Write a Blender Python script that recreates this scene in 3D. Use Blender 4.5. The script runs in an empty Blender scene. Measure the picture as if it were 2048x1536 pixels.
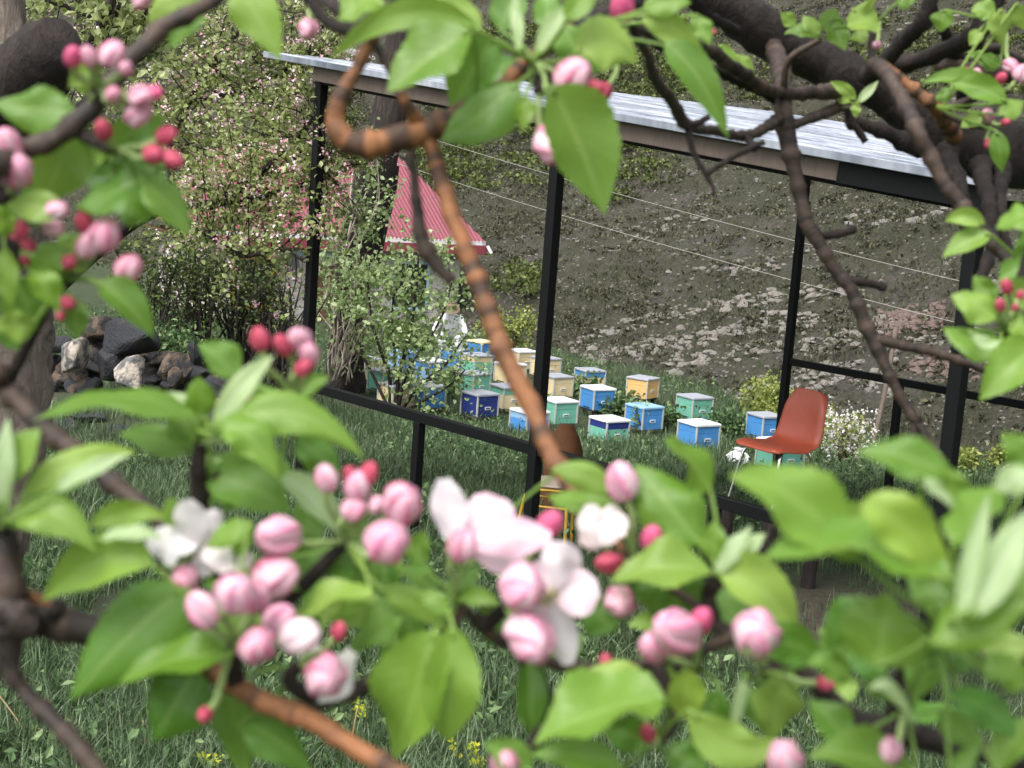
import bpy, math, random
import numpy as np
from mathutils import Vector, Matrix
rng = np.random.default_rng(7); random.seed(7)
scene = bpy.context.scene
col = scene.collection

# ------------------------------------------------------------------ camera
FPX = 3000.0                      # focal length in pixels of the 2048 px wide photograph
CZ = 4.3                          # camera height above the hive field
PIT, ROL = math.atan(460/3000), math.radians(4.2)
FW = np.array([0, math.cos(PIT), -math.sin(PIT)])
U0 = np.array([0, math.sin(PIT), math.cos(PIT)])
RT = math.cos(ROL)*np.array([1., 0, 0]) + math.sin(ROL)*U0
UP = -math.sin(ROL)*np.array([1., 0, 0]) + math.cos(ROL)*U0
CAM = np.array([0, 0, CZ])
cam = bpy.data.cameras.new('camera')
cam_o = bpy.data.objects.new('camera', cam); col.objects.link(cam_o)
cam.sensor_width = 36; cam.lens = 36*FPX/2048
cam.clip_start = 0.05; cam.clip_end = 600
cam.dof.use_dof = True; cam.dof.focus_distance = 13.0; cam.dof.aperture_fstop = 12.5
cam_o.matrix_world = Matrix(((RT[0], UP[0], -FW[0], 0), (RT[1], UP[1], -FW[1], 0), (RT[2], UP[2], -FW[2], CZ), (0, 0, 0, 1)))
scene.camera = cam_o
scene.render.resolution_x, scene.render.resolution_y = 1024, 768

# ------------------------------------------------------------------ sky, sun, exposure: bright overcast day
SUN_EL, SUN_AZ = math.radians(58), math.radians(215)     # azimuth clockwise from +Y
w = bpy.data.worlds.new('World'); scene.world = w; w.use_nodes = True
nt = w.node_tree; nt.nodes.clear()
sky = nt.nodes.new('ShaderNodeTexSky'); sky.sky_type = 'NISHITA'; sky.sun_disc = False
sky.sun_elevation = SUN_EL; sky.sun_rotation = SUN_AZ; sky.dust_density = 4.0; sky.air_density = 1.0; sky.ozone_density = 1.0
hs = nt.nodes.new('ShaderNodeHueSaturation'); hs.inputs['Saturation'].default_value = 0.3
bg = nt.nodes.new('ShaderNodeBackground'); bg.inputs['Strength'].default_value = 0.15
wo = nt.nodes.new('ShaderNodeOutputWorld')
nt.links.new(sky.outputs[0], hs.inputs['Color']); nt.links.new(hs.outputs[0], bg.inputs[0]); nt.links.new(bg.outputs[0], wo.inputs[0])
sl = bpy.data.lights.new('sun', 'SUN'); sl.energy = 1.1; sl.angle = math.radians(40); sl.color = (1, .96, .9)
so = bpy.data.objects.new('sun', sl); col.objects.link(so)
sd = Vector((math.sin(SUN_AZ)*math.cos(SUN_EL), math.cos(SUN_AZ)*math.cos(SUN_EL), math.sin(SUN_EL)))
so.rotation_euler = sd.to_track_quat('Z', 'Y').to_euler(); so.location = (0, 0, 30)
vs = scene.view_settings
vs.view_transform = 'Standard'; vs.look = 'None'; vs.gamma = 1; vs.use_curve_mapping = False; vs.exposure = 1.12
scene.cycles.adaptive_threshold = .025; scene.cycles.max_bounces = 4; scene.cycles.diffuse_bounces = 3; scene.cycles.glossy_bounces = 2; scene.cycles.transmission_bounces = 3

# ------------------------------------------------------------------ helpers: pixels to places
def P(x, y, d):
    return CAM + d*(FW + RT*(x-1024)/FPX - UP*(y-768)/FPX)
def PX(p):
    q = np.asarray(p)-CAM; d = q@FW
    return 1024+FPX*(q@RT)/d, 768-FPX*(q@UP)/d, d
def atz(x, y, zr):
    v = P(x, y, 1)-CAM; return CAM + v*(zr/v[2])
GY = [-30, -5, 0, 4, 7, 11, 14, 18, 23, 30, 45, 200]
GZ = [-1.2, -1.4, -1.75, -2.5, -2.85, -2.95, -3.2, -3.65, -4.2, -4.3, -4.6, -5.2]
def sstep(a, b, x):
    t = np.clip((x-a)/(b-a), 0, 1); return t*t*(3-2*t)
def hash2(ix, iy, seed):
    h = np.sin(ix*127.1+iy*311.7+seed*74.7)*43758.5453
    return h-np.floor(h)
def vnoise(x, y, seed=0):
    ix, iy = np.floor(x), np.floor(y); fx, fy = x-ix, y-iy
    fx = fx*fx*(3-2*fx); fy = fy*fy*(3-2*fy)
    a, b = hash2(ix, iy, seed), hash2(ix+1, iy, seed); c, d = hash2(ix, iy+1, seed), hash2(ix+1, iy+1, seed)
    return (a*(1-fx)+b*fx)*(1-fy)+(c*(1-fx)+d*fx)*fy
def fbm(x, y, oct=4, seed=0):
    s, a, t = 0, .5, 0
    for i in range(oct):
        s = s+a*vnoise(x, y, seed+i); t += a; a *= .5; x = x*2.03; y = y*2.03
    return s/t-.5
def gh(x, y):
    x = np.asarray(x, float); y = np.asarray(y, float)
    z = (np.interp(y-.8, GY, GZ)+np.interp(y, GY, GZ)+np.interp(y+.8, GY, GZ))/3
    z = z+0.38*sstep(-2.2, -4.6, x)*sstep(14.5, 17.8, y)*(1-sstep(24, 34, y))
    return z+CZ+.12*fbm(x*.7, y*.7, 3, 5)
HN = np.array([.874, .486]); HT = np.array([.486, -.874]); HP = np.array([2.7, 29.8])
def hillz(x, y):
    x = np.asarray(x, float); y = np.asarray(y, float)
    s = (x-HP[0])*HN[0]+(y-HP[1])*HN[1]; a = (x-HP[0])*HT[0]+(y-HP[1])*HT[1]
    r = -4.7+.62*s; b = -4.9+.6*(y-49)
    z = np.maximum(r, b)+CZ
    amp = sstep(-1, 4, s)*.7+.3
    z = z+amp*(1.5*fbm(x*.12, y*.12, 3, 1)+.55*fbm(x*.6, y*.6, 3, 2)+.22*fbm(x*1.9, y*1.9, 2, 3))
    q = z-CZ-.02*a
    led = np.abs(((q*.9+.8*fbm(x*.3, y*.3, 2, 9)) % 1)-.5)*2
    return z+.16*sstep(.55, .95, led)*amp
def G(px, py, fn=gh, d0=3.0, d1=90.0):
    ds = np.linspace(d0, d1, 3000); v = P(px, py, 1)-CAM
    pts = CAM+ds[:, None]*v[None]
    below = pts[:, 2] < fn(pts[:, 0], pts[:, 1])
    i = int(np.argmax(below)); return pts[i]
def nrm(v):
    v = np.asarray(v, float); return v/(np.linalg.norm(v)+1e-12)

# ------------------------------------------------------------------ helpers: meshes and objects
def tags(o, label=None, cat=None, group=None, kind=None):
    if label: o['label'] = label
    if cat: o['category'] = cat
    if group: o['group'] = group
    if kind: o['kind'] = kind
    return o
BASE = {}
def empty(name, loc, label, cat, group=None, rz=0):
    o = bpy.data.objects.new(name, None); col.objects.link(o); o.empty_display_size = .1
    o.location = tuple(loc); o.rotation_euler = (0, 0, rz)
    BASE[o.name] = np.asarray(loc, float)
    return tags(o, label, cat, group)
def mesh(name, V, F, mat, attr=None, smooth=True):
    me = bpy.data.meshes.new(name); V = np.asarray(V, np.float32)
    if isinstance(F, np.ndarray):
        k = F.shape[1]; n = len(F)
        me.vertices.add(len(V)); me.vertices.foreach_set('co', V.ravel())
        me.loops.add(n*k); me.loops.foreach_set('vertex_index', F.astype(np.int32).ravel())
        me.polygons.add(n); me.polygons.foreach_set('loop_start', np.arange(0, n*k, k, dtype=np.int32))
        me.update(calc_edges=True)
    else:
        me.from_pydata([tuple(map(float, v)) for v in V], [], F)
    if attr is not None:
        a = me.attributes.new('lc', 'FLOAT_COLOR', 'POINT'); A = np.ones((len(V), 4), np.float32); A[:, :attr.shape[1]] = attr
        a.data.foreach_set('color', A.ravel())
    me.polygons.foreach_set('use_smooth', np.full(len(me.polygons), smooth))
    for m in (mat if isinstance(mat, list) else [mat]): me.materials.append(m)
    me.update(); return me
def obj(name, me, parent=None, world=True):
    """link a mesh; with world=True its vertices are world coordinates and the parent is an Empty at BASE"""
    o = bpy.data.objects.new(name, me); col.objects.link(o)
    if parent is not None:
        o.parent = parent
        if world and parent.name in BASE: o.location = tuple(-BASE[parent.name])
    return o
class MB:
    def __init__(s): s.V = []; s.F = []; s.A = []
    def add(s, V, F, A=None):
        k = sum(len(v) for v in s.V); s.V.append(np.asarray(V, float)); s.F += [tuple(i+k for i in f) for f in F]
        s.A.append(np.asarray(A, float) if A is not None else np.zeros((len(V), 3)))
        return s
    def box(s, c, size, R=np.eye(3), bev=0.0):
        hx, hy, hz = np.asarray(size)/2
        b = min(bev, hx*.9, hy*.9, hz*.9)
        if b <= 0:
            V = [(x, y, z) for x in (-hx, hx) for y in (-hy, hy) for z in (-hz, hz)]
            F = [(0, 1, 3, 2), (4, 6, 7, 5), (0, 4, 5, 1), (2, 3, 7, 6), (0, 2, 6, 4), (1, 5, 7, 3)]
        else:
            V = []; idx = {}
            for sx in (-1, 1):
                for sy in (-1, 1):
                    for sz in (-1, 1):
                        for ax in range(3):
                            v = np.array([sx*hx, sy*hy, sz*hz])
                            for k in range(3):
                                if k != ax: v[k] -= (sx, sy, sz)[k]*b
                            idx[(sx, sy, sz, ax)] = len(V); V.append(v)
            F = []
            for ax in range(3):
                o1, o2 = [(1, 2), (2, 0), (0, 1)][ax]
                for sg in (-1, 1):
                    q = []
                    for a_, b_ in ((-1, -1), (1, -1), (1, 1), (-1, 1)):
                        t = [0, 0, 0]; t[ax] = sg; t[o1] = a_; t[o2] = b_; q.append(idx[(*t, ax)])
                    F.append(tuple(q if sg > 0 else q[::-1]))
            for ax in range(3):
                o1, o2 = [(1, 2), (2, 0), (0, 1)][ax]
                for a_ in (-1, 1):
                    for b_ in (-1, 1):
                        t0 = [0, 0, 0]; t0[ax] = -1; t0[o1] = a_; t0[o2] = b_; t1 = list(t0); t1[ax] = 1
                        q = [idx[(*t0, o1)], idx[(*t1, o1)], idx[(*t1, o2)], idx[(*t0, o2)]]
                        F.append(tuple(q if a_*b_ < 0 else q[::-1]))
            for sx in (-1, 1):
                for sy in (-1, 1):
                    for sz in (-1, 1):
                        q = [idx[(sx, sy, sz, k)] for k in range(3)]
                        F.append(tuple(q if sx*sy*sz > 0 else q[::-1]))
        V = np.asarray(V)@np.asarray(R).T+np.asarray(c)
        return s.add(V, F)
    def bar(s, a, b, wd, ht, up=(0, 0, 1), bev=0.004):
        a, b = np.asarray(a, float), np.asarray(b, float); z = nrm(b-a); x = nrm(np.cross(up, z)) if abs(np.dot(nrm(up), z)) < .99 else nrm(np.cross((0, 1, 0), z))
        y = np.cross(z, x); return s.box((a+b)/2, (wd, ht, np.linalg.norm(b-a)), np.stack([x, y, z], 1), bev)
    def tube(s, pts, rad, sides=8, cap=True, wob=0.0):
        V, F, A = tube(pts, rad, sides, cap, wob); return s.add(V, F, A)
    def mesh(s, name, mat, smooth=False):
        return mesh(name, np.concatenate(s.V), s.F, mat, np.concatenate(s.A), smooth)
    def build(s, name, mat, parent=None, smooth=False, world=True):
        return obj(name, s.mesh(name, mat, smooth), parent, world)
def spline(pts, step):
    pts = np.asarray(pts, float); n = len(pts)
    if n < 3:
        k = max(2, int(np.linalg.norm(pts[-1, :3]-pts[0, :3])/step)+1); t = np.linspace(0, 1, k)[:, None]; return pts[0]*(1-t)+pts[-1]*t
    e = np.vstack([2*pts[0]-pts[1], pts, 2*pts[-1]-pts[-2]]); out = []
    for i in range(1, n):
        p0, p1, p2, p3 = e[i-1], e[i], e[i+1], e[i+2]
        k = max(2, int(np.linalg.norm(p2[:3]-p1[:3])/step)+1)
        t = np.linspace(0, 1, k, endpoint=False)[:, None]
        out.append(.5*((2*p1)+(-p0+p2)*t+(2*p0-5*p1+4*p2-p3)*t*t+(-p0+3*p1-3*p2+p3)*t**3))
    out.append(pts[-1:]); return np.vstack(out)
def tube(pts, rad, sides=8, cap=True, wob=0.0):
    pts = np.asarray(pts, float); n = len(pts); rad = np.broadcast_to(np.asarray(rad, float), (n,)).copy()
    T = np.gradient(pts, axis=0); T /= np.linalg.norm(T, axis=1)[:, None]+1e-12
    ref = np.array([0, 0, 1.]) if abs(T[0, 2]) < .9 else np.array([1., 0, 0])
    V = []; A = []; L = np.concatenate([[0], np.cumsum(np.linalg.norm(np.diff(pts, axis=0), axis=1))])
    x = nrm(np.cross(ref, T[0])); r0 = rng.random()
    th = np.arange(sides)*2*math.pi/sides
    for i in range(n):
        x = nrm(x-T[i]*(x@T[i])); y = np.cross(T[i], x)
        rr = rad[i]*(1+wob*(rng.random(sides)-.5)) if wob else rad[i]*np.ones(sides)
        V.append(pts[i]+(np.cos(th)*rr)[:, None]*x+(np.sin(th)*rr)[:, None]*y)
        A.append(np.stack([np.full(sides, L[i]), np.cos(th)*.5+.5, np.full(sides, r0)], 1))
    V = np.concatenate(V); A = np.concatenate(A)
    F = [(i*sides+j, i*sides+(j+1) % sides, (i+1)*sides+(j+1) % sides, (i+1)*sides+j) for i in range(n-1) for j in range(sides)]
    if cap: F += [tuple(range(sides-1, -1, -1)), tuple((n-1)*sides+j for j in range(sides))]
    return V, F, A
def leafcloud(C, size, elong=1.5, up=.3, fold=.35, jitter=.35):
    """one small folded leaf (6 vertices, 4 triangles -> 2 quads) at every centre"""
    C = np.asarray(C, float); n = len(C)
    ax = rng.normal(size=(n, 3)); ax[:, 2] -= .1; ax /= np.linalg.norm(ax, axis=1)[:, None]
    nn = rng.normal(size=(n, 3)); nn[:, 2] += up*3; nn -= ax*np.sum(nn*ax, 1)[:, None]; nn /= np.linalg.norm(nn, axis=1)[:, None]
    sd_ = np.cross(ax, nn); s = size*(1+jitter*(rng.random(n)-.5)*2)[:, None]; l = s*elong/2; h = s/2
    V = np.stack([C-ax*l, C+sd_*h+nn*h*fold-ax*l*.15, C+ax*l*.2-nn*h*.05, C-sd_*h+nn*h*fold-ax*l*.15, C+sd_*h*.6+nn*h*fold*.4+ax*l*.5, C-sd_*h*.6+nn*h*fold*.4+ax*l*.5, C+ax*l-nn*h*.3], 1)
    b = (np.arange(n)*7)[:, None]
    F = np.concatenate([b+np.array([[0, 1, 4, 2]]), b+np.array([[0, 2, 5, 3]]), b+np.array([[2, 4, 6, 5]])])
    r = rng.random(n); A = np.repeat(np.stack([r, rng.random(n), rng.random(n)], 1), 7, 0)
    return V.reshape(-1, 3), F, A

# ------------------------------------------------------------------ materials
def nodes(name):
    m = bpy.data.materials.new(name); m.use_nodes = True; t = m.node_tree
    return m, t, t.nodes['Principled BSDF']
def N(t, kind, **kw):
    n = t.nodes.new(kind)
    for k, v in kw.items():
        if k.startswith('i_'):
            key = k[2:]; key = int(key) if key.isdigit() else key.replace('_', ' ')
            n.inputs[key].default_value = v
        else: setattr(n, k, v)
    return n
def rgb(h):
    c = [int(h[i:i+2], 16)/255 for i in (0, 2, 4)]
    return tuple((x/12.92 if x < .04045 else ((x+.055)/1.055)**2.4) for x in c)+(1,)
def ramp(t, fac, stops, interp='LINEAR'):
    r = N(t, 'ShaderNodeValToRGB'); r.color_ramp.interpolation = interp; e = r.color_ramp.elements
    while len(e) < len(stops): e.new(.5)
    for k, (p, c) in enumerate(stops): e[k].position = p; e[k].color = c if len(c) == 4 else (*c, 1)
    t.links.new(fac, r.inputs[0]); return r.outputs[0]
def noise(t, vec, scale, detail=4, rough=.55, dist=0.0):
    n = N(t, 'ShaderNodeTexNoise'); n.inputs['Scale'].default_value = scale; n.inputs['Detail'].default_value = detail
    n.inputs['Roughness'].default_value = rough; n.inputs['Distortion'].default_value = dist
    if vec is not None: t.links.new(vec, n.inputs['Vector'])
    return n.outputs[0]
def mixc(t, fac, a, b, mode='MIX'):
    n = N(t, 'ShaderNodeMix', data_type='RGBA', blend_type=mode)
    for s, v in ((0, fac), (6, a), (7, b)):
        if hasattr(v, 'links'): t.links.new(v, n.inputs[s])
        else: n.inputs[s].default_value = v if s == 0 or len(v) == 4 else (*v, 1)
    return n.outputs[2]
def math_(t, op, a, b=0.0):
    n = N(t, 'ShaderNodeMath', operation=op)
    for s, v in ((0, a), (1, b)):
        if hasattr(v, 'links'): t.links.new(v, n.inputs[s])
        else: n.inputs[s].default_value = v
    return n.outputs[0]
def bump(t, h, bsdf, strength=.4, dist=.02):
    b = N(t, 'ShaderNodeBump'); b.inputs['Strength'].default_value = strength; b.inputs['Distance'].default_value = dist
    t.links.new(h, b.inputs['Height']); t.links.new(b.outputs[0], bsdf.inputs['Normal'])
def coord(t, which='Object'):
    return N(t, 'ShaderNodeTexCoord').outputs[which]
def geopos(t): return N(t, 'ShaderNodeNewGeometry').outputs['Position']
def lc(t):
    a = N(t, 'ShaderNodeAttribute', attribute_name='lc'); s = N(t, 'ShaderNodeSeparateColor'); t.links.new(a.outputs['Color'], s.inputs[0]); return s.outputs
def translucent(m, t, bsdf, color, fac=.35):
    tr = N(t, 'ShaderNodeBsdfTranslucent'); mx = N(t, 'ShaderNodeMixShader'); mx.inputs[0].default_value = fac
    t.links.new(color, tr.inputs[0]); t.links.new(bsdf.outputs[0], mx.inputs[1]); t.links.new(tr.outputs[0], mx.inputs[2])
    t.links.new(mx.outputs[0], t.nodes['Material Output'].inputs['Surface'])
def foliage(name, c0, c1, c2, trans=.3, rough=.55):
    m, t, b = nodes(name); a = lc(t)
    c = ramp(t, a[0], [(0, c0), (.55, c1), (1, c2)])
    t.links.new(c, b.inputs['Base Color']); b.inputs['Roughness'].default_value = rough; b.inputs['Specular IOR Level'].default_value = .3
    translucent(m, t, b, c, trans); return m
def paint(name, c, dirt=.35, rough=.5, metal=0.0, dcol=(.10, .09, .08), scale=9):
    m, t, b = nodes(name); p = coord(t)
    n1 = noise(t, p, scale, 6, .65); n2 = noise(t, p, scale*6, 3, .6)
    f = ramp(t, n1, [(.45, (0, 0, 0)), (.8, (1, 1, 1))]); f2 = math_(t, 'MULTIPLY', f, dirt)
    base = mixc(t, n2, [x*.88 for x in c[:3]], [min(1, x*1.1) for x in c[:3]])
    t.links.new(mixc(t, f2, base, dcol), b.inputs['Base Color']); b.inputs['Roughness'].default_value = rough; b.inputs['Metallic'].default_value = metal
    bump(t, n2, b, .15, .004); return m

def m_leaf():
    m, t, b = nodes('apple_leaf'); a = lc(t); oi = N(t, 'ShaderNodeObjectInfo'); geo = N(t, 'ShaderNodeNewGeometry')
    tint = ramp(t, oi.outputs['Random'], [(0, rgb('638c2f')), (.5, rgb('7fa340')), (1, rgb('a3bf5f'))])
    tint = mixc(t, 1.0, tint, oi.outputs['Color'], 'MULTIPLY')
    n1 = noise(t, geo.outputs['Position'], 70, 3, .6)
    tint = mixc(t, math_(t, 'MULTIPLY', n1, .55), tint, mixc(t, .55, tint, rgb('42751c')))
    # midrib and side veins (|s| in R, t in G)
    rib = ramp(t, a[0], [(.0, (1, 1, 1)), (.07, (.6, .6, .6)), (.12, (0, 0, 0))])
    vv = math_(t, 'FRACT', math_(t, 'SUBTRACT', math_(t, 'MULTIPLY', a[1], 8.0), math_(t, 'MULTIPLY', a[0], 2.2)))
    vein = ramp(t, vv, [(.0, (1, 1, 1)), (.1, (0, 0, 0)), (.9, (0, 0, 0)), (1, (1, 1, 1))])
    top = mixc(t, math_(t, 'MULTIPLY', rib, .25), tint, rgb('b4cf7c'))
    top = mixc(t, math_(t, 'MULTIPLY', vein, .10), top, rgb('a9c86a'))
    under = mixc(t, .7, tint, rgb('b9cda0')); under = mixc(t, math_(t, 'MULTIPLY', rib, .6), under, rgb('cfdcc0'))
    c = mixc(t, geo.outputs['Backfacing'], top, under)
    t.links.new(c, b.inputs['Base Color']); b.inputs['Roughness'].default_value = .42; b.inputs['Specular IOR Level'].default_value = .5
    h = mixc(t, .5, n1, vein); bump(t, h, b, .3, .002)
    translucent(m, t, b, mixc(t, .5, tint, rgb('adcb58')), .40); return m
def m_bud():
    m, t, b = nodes('bud_petals'); a = lc(t); oi = N(t, 'ShaderNodeObjectInfo')
    p = coord(t); n1 = noise(t, p, 1.0, 2, .5)
    # R: petal-edge pinkness, G: height along bud, B: streaks
    s = math_(t, 'ADD', math_(t, 'MULTIPLY', a[0], .8), math_(t, 'MULTIPLY', n1, .3))
    f = ramp(t, s, [(.22, (0, 0, 0)), (.82, (1, 1, 1))])
    al = oi.outputs['Alpha']
    f = math_(t, 'MAXIMUM', f, al)
    c = mixc(t, f, rgb('f3dfe6'), oi.outputs['Color'])
    t.links.new(c, b.inputs['Base Color']); b.inputs['Roughness'].default_value = .5; b.inputs['Specular IOR Level'].default_value = .3
    bump(t, a[2], b, .25, .15)
    translucent(m, t, b, c, .25); return m
def m_petal():
    m, t, b = nodes('blossom_petal'); a = lc(t); oi = N(t, 'ShaderNodeObjectInfo')
    n1 = noise(t, geopos(t), 90, 3, .6)
    edge = math_(t, 'MULTIPLY', math_(t, 'ADD', math_(t, 'MULTIPLY', a[0], .6), math_(t, 'MULTIPLY', n1, .5)), .85)
    c = mixc(t, edge, rgb('e6e0e3'), oi.outputs['Color'])
    t.links.new(c, b.inputs['Base Color']); b.inputs['Roughness'].default_value = .6
    translucent(m, t, b, c, .35); return m
def m_twig(name, base, dark, ring=.5, gloss=.45):
    m, t, b = nodes(name); a = lc(t); p = geopos(t)
    cv = N(t, 'ShaderNodeCombineXYZ'); t.links.new(a[0], cv.inputs[0]); t.links.new(math_(t, 'MULTIPLY', a[2], 50), cv.inputs[1])
    rn = noise(t, cv.outputs[0], 75, 2, .5); f = ramp(t, rn, [(.5, (0, 0, 0)), (.58, (1, 1, 1))])
    n2 = noise(t, p, 160, 5, .65); n3 = noise(t, p, 34, 4, .65)
    k = math_(t, 'MULTIPLY', f, ring); k2 = ramp(t, n3, [(.38, (0, 0, 0)), (.7, (1, 1, 1))])
    c = mixc(t, n2, [x*.6 for x in base[:3]], [x*1.35 for x in base[:3]])
    c = mixc(t, math_(t, 'MULTIPLY', k2, .78), c, dark); c = mixc(t, k, c, dark)
    t.links.new(c, b.inputs['Base Color']); b.inputs['Roughness'].default_value = gloss
    bump(t, n2, b, .5, .002); return m
def m_bark(name, c0, c1, scale=18, stretch=.25, strength=.9, dist=.03):
    m, t, b = nodes(name); mp = N(t, 'ShaderNodeMapping'); mp.inputs['Scale'].default_value = (1, 1, stretch)
    t.links.new(geopos(t), mp.inputs[0]); n1 = noise(t, mp.outputs[0], scale, 6, .7, .6); n2 = noise(t, mp.outputs[0], scale*.25, 3, .6)
    c = ramp(t, n1, [(.3, [x*.35 for x in c0[:3]]), (.5, c0[:3]), (.75, c1[:3])])
    c = mixc(t, math_(t, 'MULTIPLY', n2, .5), c, [x*.5 for x in c0[:3]])
    t.links.new(c, b.inputs['Base Color']); b.inputs['Roughness'].default_value = .85; bump(t, n1, b, strength, dist); return m
def m_ground():
    m, t, b = nodes('soil_and_turf'); p = geopos(t)
    n1 = noise(t, p, 1.2, 5, .6); n2 = noise(t, p, 14, 6, .7); n3 = noise(t, p, 60, 4, .7)
    soil = ramp(t, n2, [(.3, (.035, .026, .018)), (.55, (.075, .058, .042)), (.8, (.15, .125, .095))])
    turf = ramp(t, n3, [(.3, (.018, .03, .010)), (.7, (.05, .08, .025))])
    dst = N(t, 'ShaderNodeVectorMath', operation='DISTANCE'); t.links.new(p, dst.inputs[0]); s0 = atz(1650, 1230, -2.9); dst.inputs[1].default_value = tuple(s0)
    patch = ramp(t, math_(t, 'ADD', math_(t, 'MULTIPLY', dst.outputs['Value'], .5), math_(t, 'MULTIPLY', n1, .5)), [(.45, (0, 0, 0)), (.95, (1, 1, 1))])
    f = math_(t, 'MULTIPLY', patch, ramp(t, n1, [(.3, (.55, .55, .55)), (.55, (1, 1, 1))]))
    t.links.new(mixc(t, f, soil, turf), b.inputs['Base Color']); b.inputs['Roughness'].default_value = .95
    bump(t, n2, b, .9, .05); return m
def m_hill():
    m, t, b = nodes('stony_slope'); p = geopos(t)
    n1 = noise(t, p, .22, 4, .6, .5); n2 = noise(t, p, 2.2, 6, .68); n3 = noise(t, p, 11, 7, .78); n4 = noise(t, p, 40, 3, .6)
    soil = ramp(t, n3, [(.3, (.03, .026, .022)), (.5, (.088, .077, .065)), (.72, (.165, .148, .126))])
    grass = ramp(t, n3, [(.3, (.018, .021, .010)), (.55, (.062, .064, .034)), (.8, (.125, .122, .075))])
    g = math_(t, 'ADD', math_(t, 'MULTIPLY', n1, .55), math_(t, 'MULTIPLY', n2, .55))
    c = mixc(t, ramp(t, g, [(.42, (0, 0, 0)), (.58, (1, 1, 1))]), soil, grass)
    st = ramp(t, n4, [(.66, (0, 0, 0)), (.76, (1, 1, 1))]); c = mixc(t, math_(t, 'MULTIPLY', st, .5), c, (.34, .32, .29))
    t.links.new(c, b.inputs['Base Color']); b.inputs['Roughness'].default_value = .95
    bump(t, mixc(t, .45, n3, n2), b, 1.0, .25); return m
def m_rock(name, c0, c1, pale=None, thr=.6):
    m, t, b = nodes(name); p = coord(t); n1 = noise(t, p, 5, 6, .65); n2 = noise(t, p, 28, 4, .6)
    c = mixc(t, n2, c0, c1)
    if pale is not None: c = mixc(t, ramp(t, n1, [(thr-.06, (0, 0, 0)), (thr+.06, (1, 1, 1))]), c, pale)
    t.links.new(c, b.inputs['Base Color']); b.inputs['Roughness'].default_value = .75; bump(t, mixc(t, .4, n1, n2), b, .8, .08); return m
def m_wood(name, c0, c1, scale=6):
    m, t, b = nodes(name); mp = N(t, 'ShaderNodeMapping'); mp.inputs['Scale'].default_value = (1, 1, .12); t.links.new(coord(t), mp.inputs[0])
    n1 = noise(t, mp.outputs[0], scale*6, 5, .7, .4); n2 = noise(t, coord(t), 4, 4, .6)
    c = mixc(t, n1, c0, c1); c = mixc(t, math_(t, 'MULTIPLY', n2, .5), c, [x*.4 for x in c0[:3]])
    t.links.new(c, b.inputs['Base Color']); b.inputs['Roughness'].default_value = .8; bump(t, n1, b, .4, .004); return m
def m_roofmetal():
    m, t, b = nodes('galvanised_sheet'); p = geopos(t); n1 = noise(t, p, 3, 5, .6); n2 = noise(t, p, 30, 3, .6)
    dt = N(t, 'ShaderNodeVectorMath', operation='DOT_PRODUCT'); t.links.new(p, dt.inputs[0]); dt.inputs[1].default_value = (.7616, .648, 0)
    al = N(t, 'ShaderNodeVectorMath', operation='DOT_PRODUCT'); t.links.new(p, al.inputs[0]); al.inputs[1].default_value = (.683, -.73, 0)
    cv = N(t, 'ShaderNodeCombineXYZ'); t.links.new(dt.outputs['Value'], cv.inputs[0]); t.links.new(math_(t, 'MULTIPLY', al.outputs['Value'], .035), cv.inputs[1])
    st = noise(t, cv.outputs[0], 16, 5, .75)                       # rain streaks along the ribs, also painted in place of faint rib shading
    k = ramp(t, st, [(.38, (.10, .12, .15)), (.5, (.33, .36, .42)), (.64, (.68, .71, .76))])
    t.links.new(mixc(t, math_(t, 'MULTIPLY', n1, .3), k, (.35, .38, .42)), b.inputs['Base Color']); b.inputs['Metallic'].default_value = .5
    t.links.new(ramp(t, n2, [(.3, (.3, .3, .3)), (.7, (.5, .5, .5))]), b.inputs['Roughness']); return m
def m_stonewall():
    m, t, b = nodes('whitewashed_stone'); p = geopos(t)
    v = N(t, 'ShaderNodeTexVoronoi'); v.inputs['Scale'].default_value = 3.2; t.links.new(p, v.inputs['Vector'])
    n1 = noise(t, p, 2.0, 5, .6); n2 = noise(t, p, 12, 5, .65)
    c = ramp(t, n2, [(.3, (.30, .27, .24)), (.55, (.5, .46, .42)), (.8, (.62, .6, .56))])
    sp = N(t, 'ShaderNodeSeparateColor'); t.links.new(v.outputs['Color'], sp.inputs[0])
    dk = ramp(t, sp.outputs[0], [(.72, (0, 0, 0)), (.78, (1, 1, 1))]); c = mixc(t, math_(t, 'MULTIPLY', dk, .75), c, (.12, .11, .12))
    t.links.new(c, b.inputs['Base Color']); b.inputs['Roughness'].default_value = .9; bump(t, n2, b, .5, .05); return m

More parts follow.
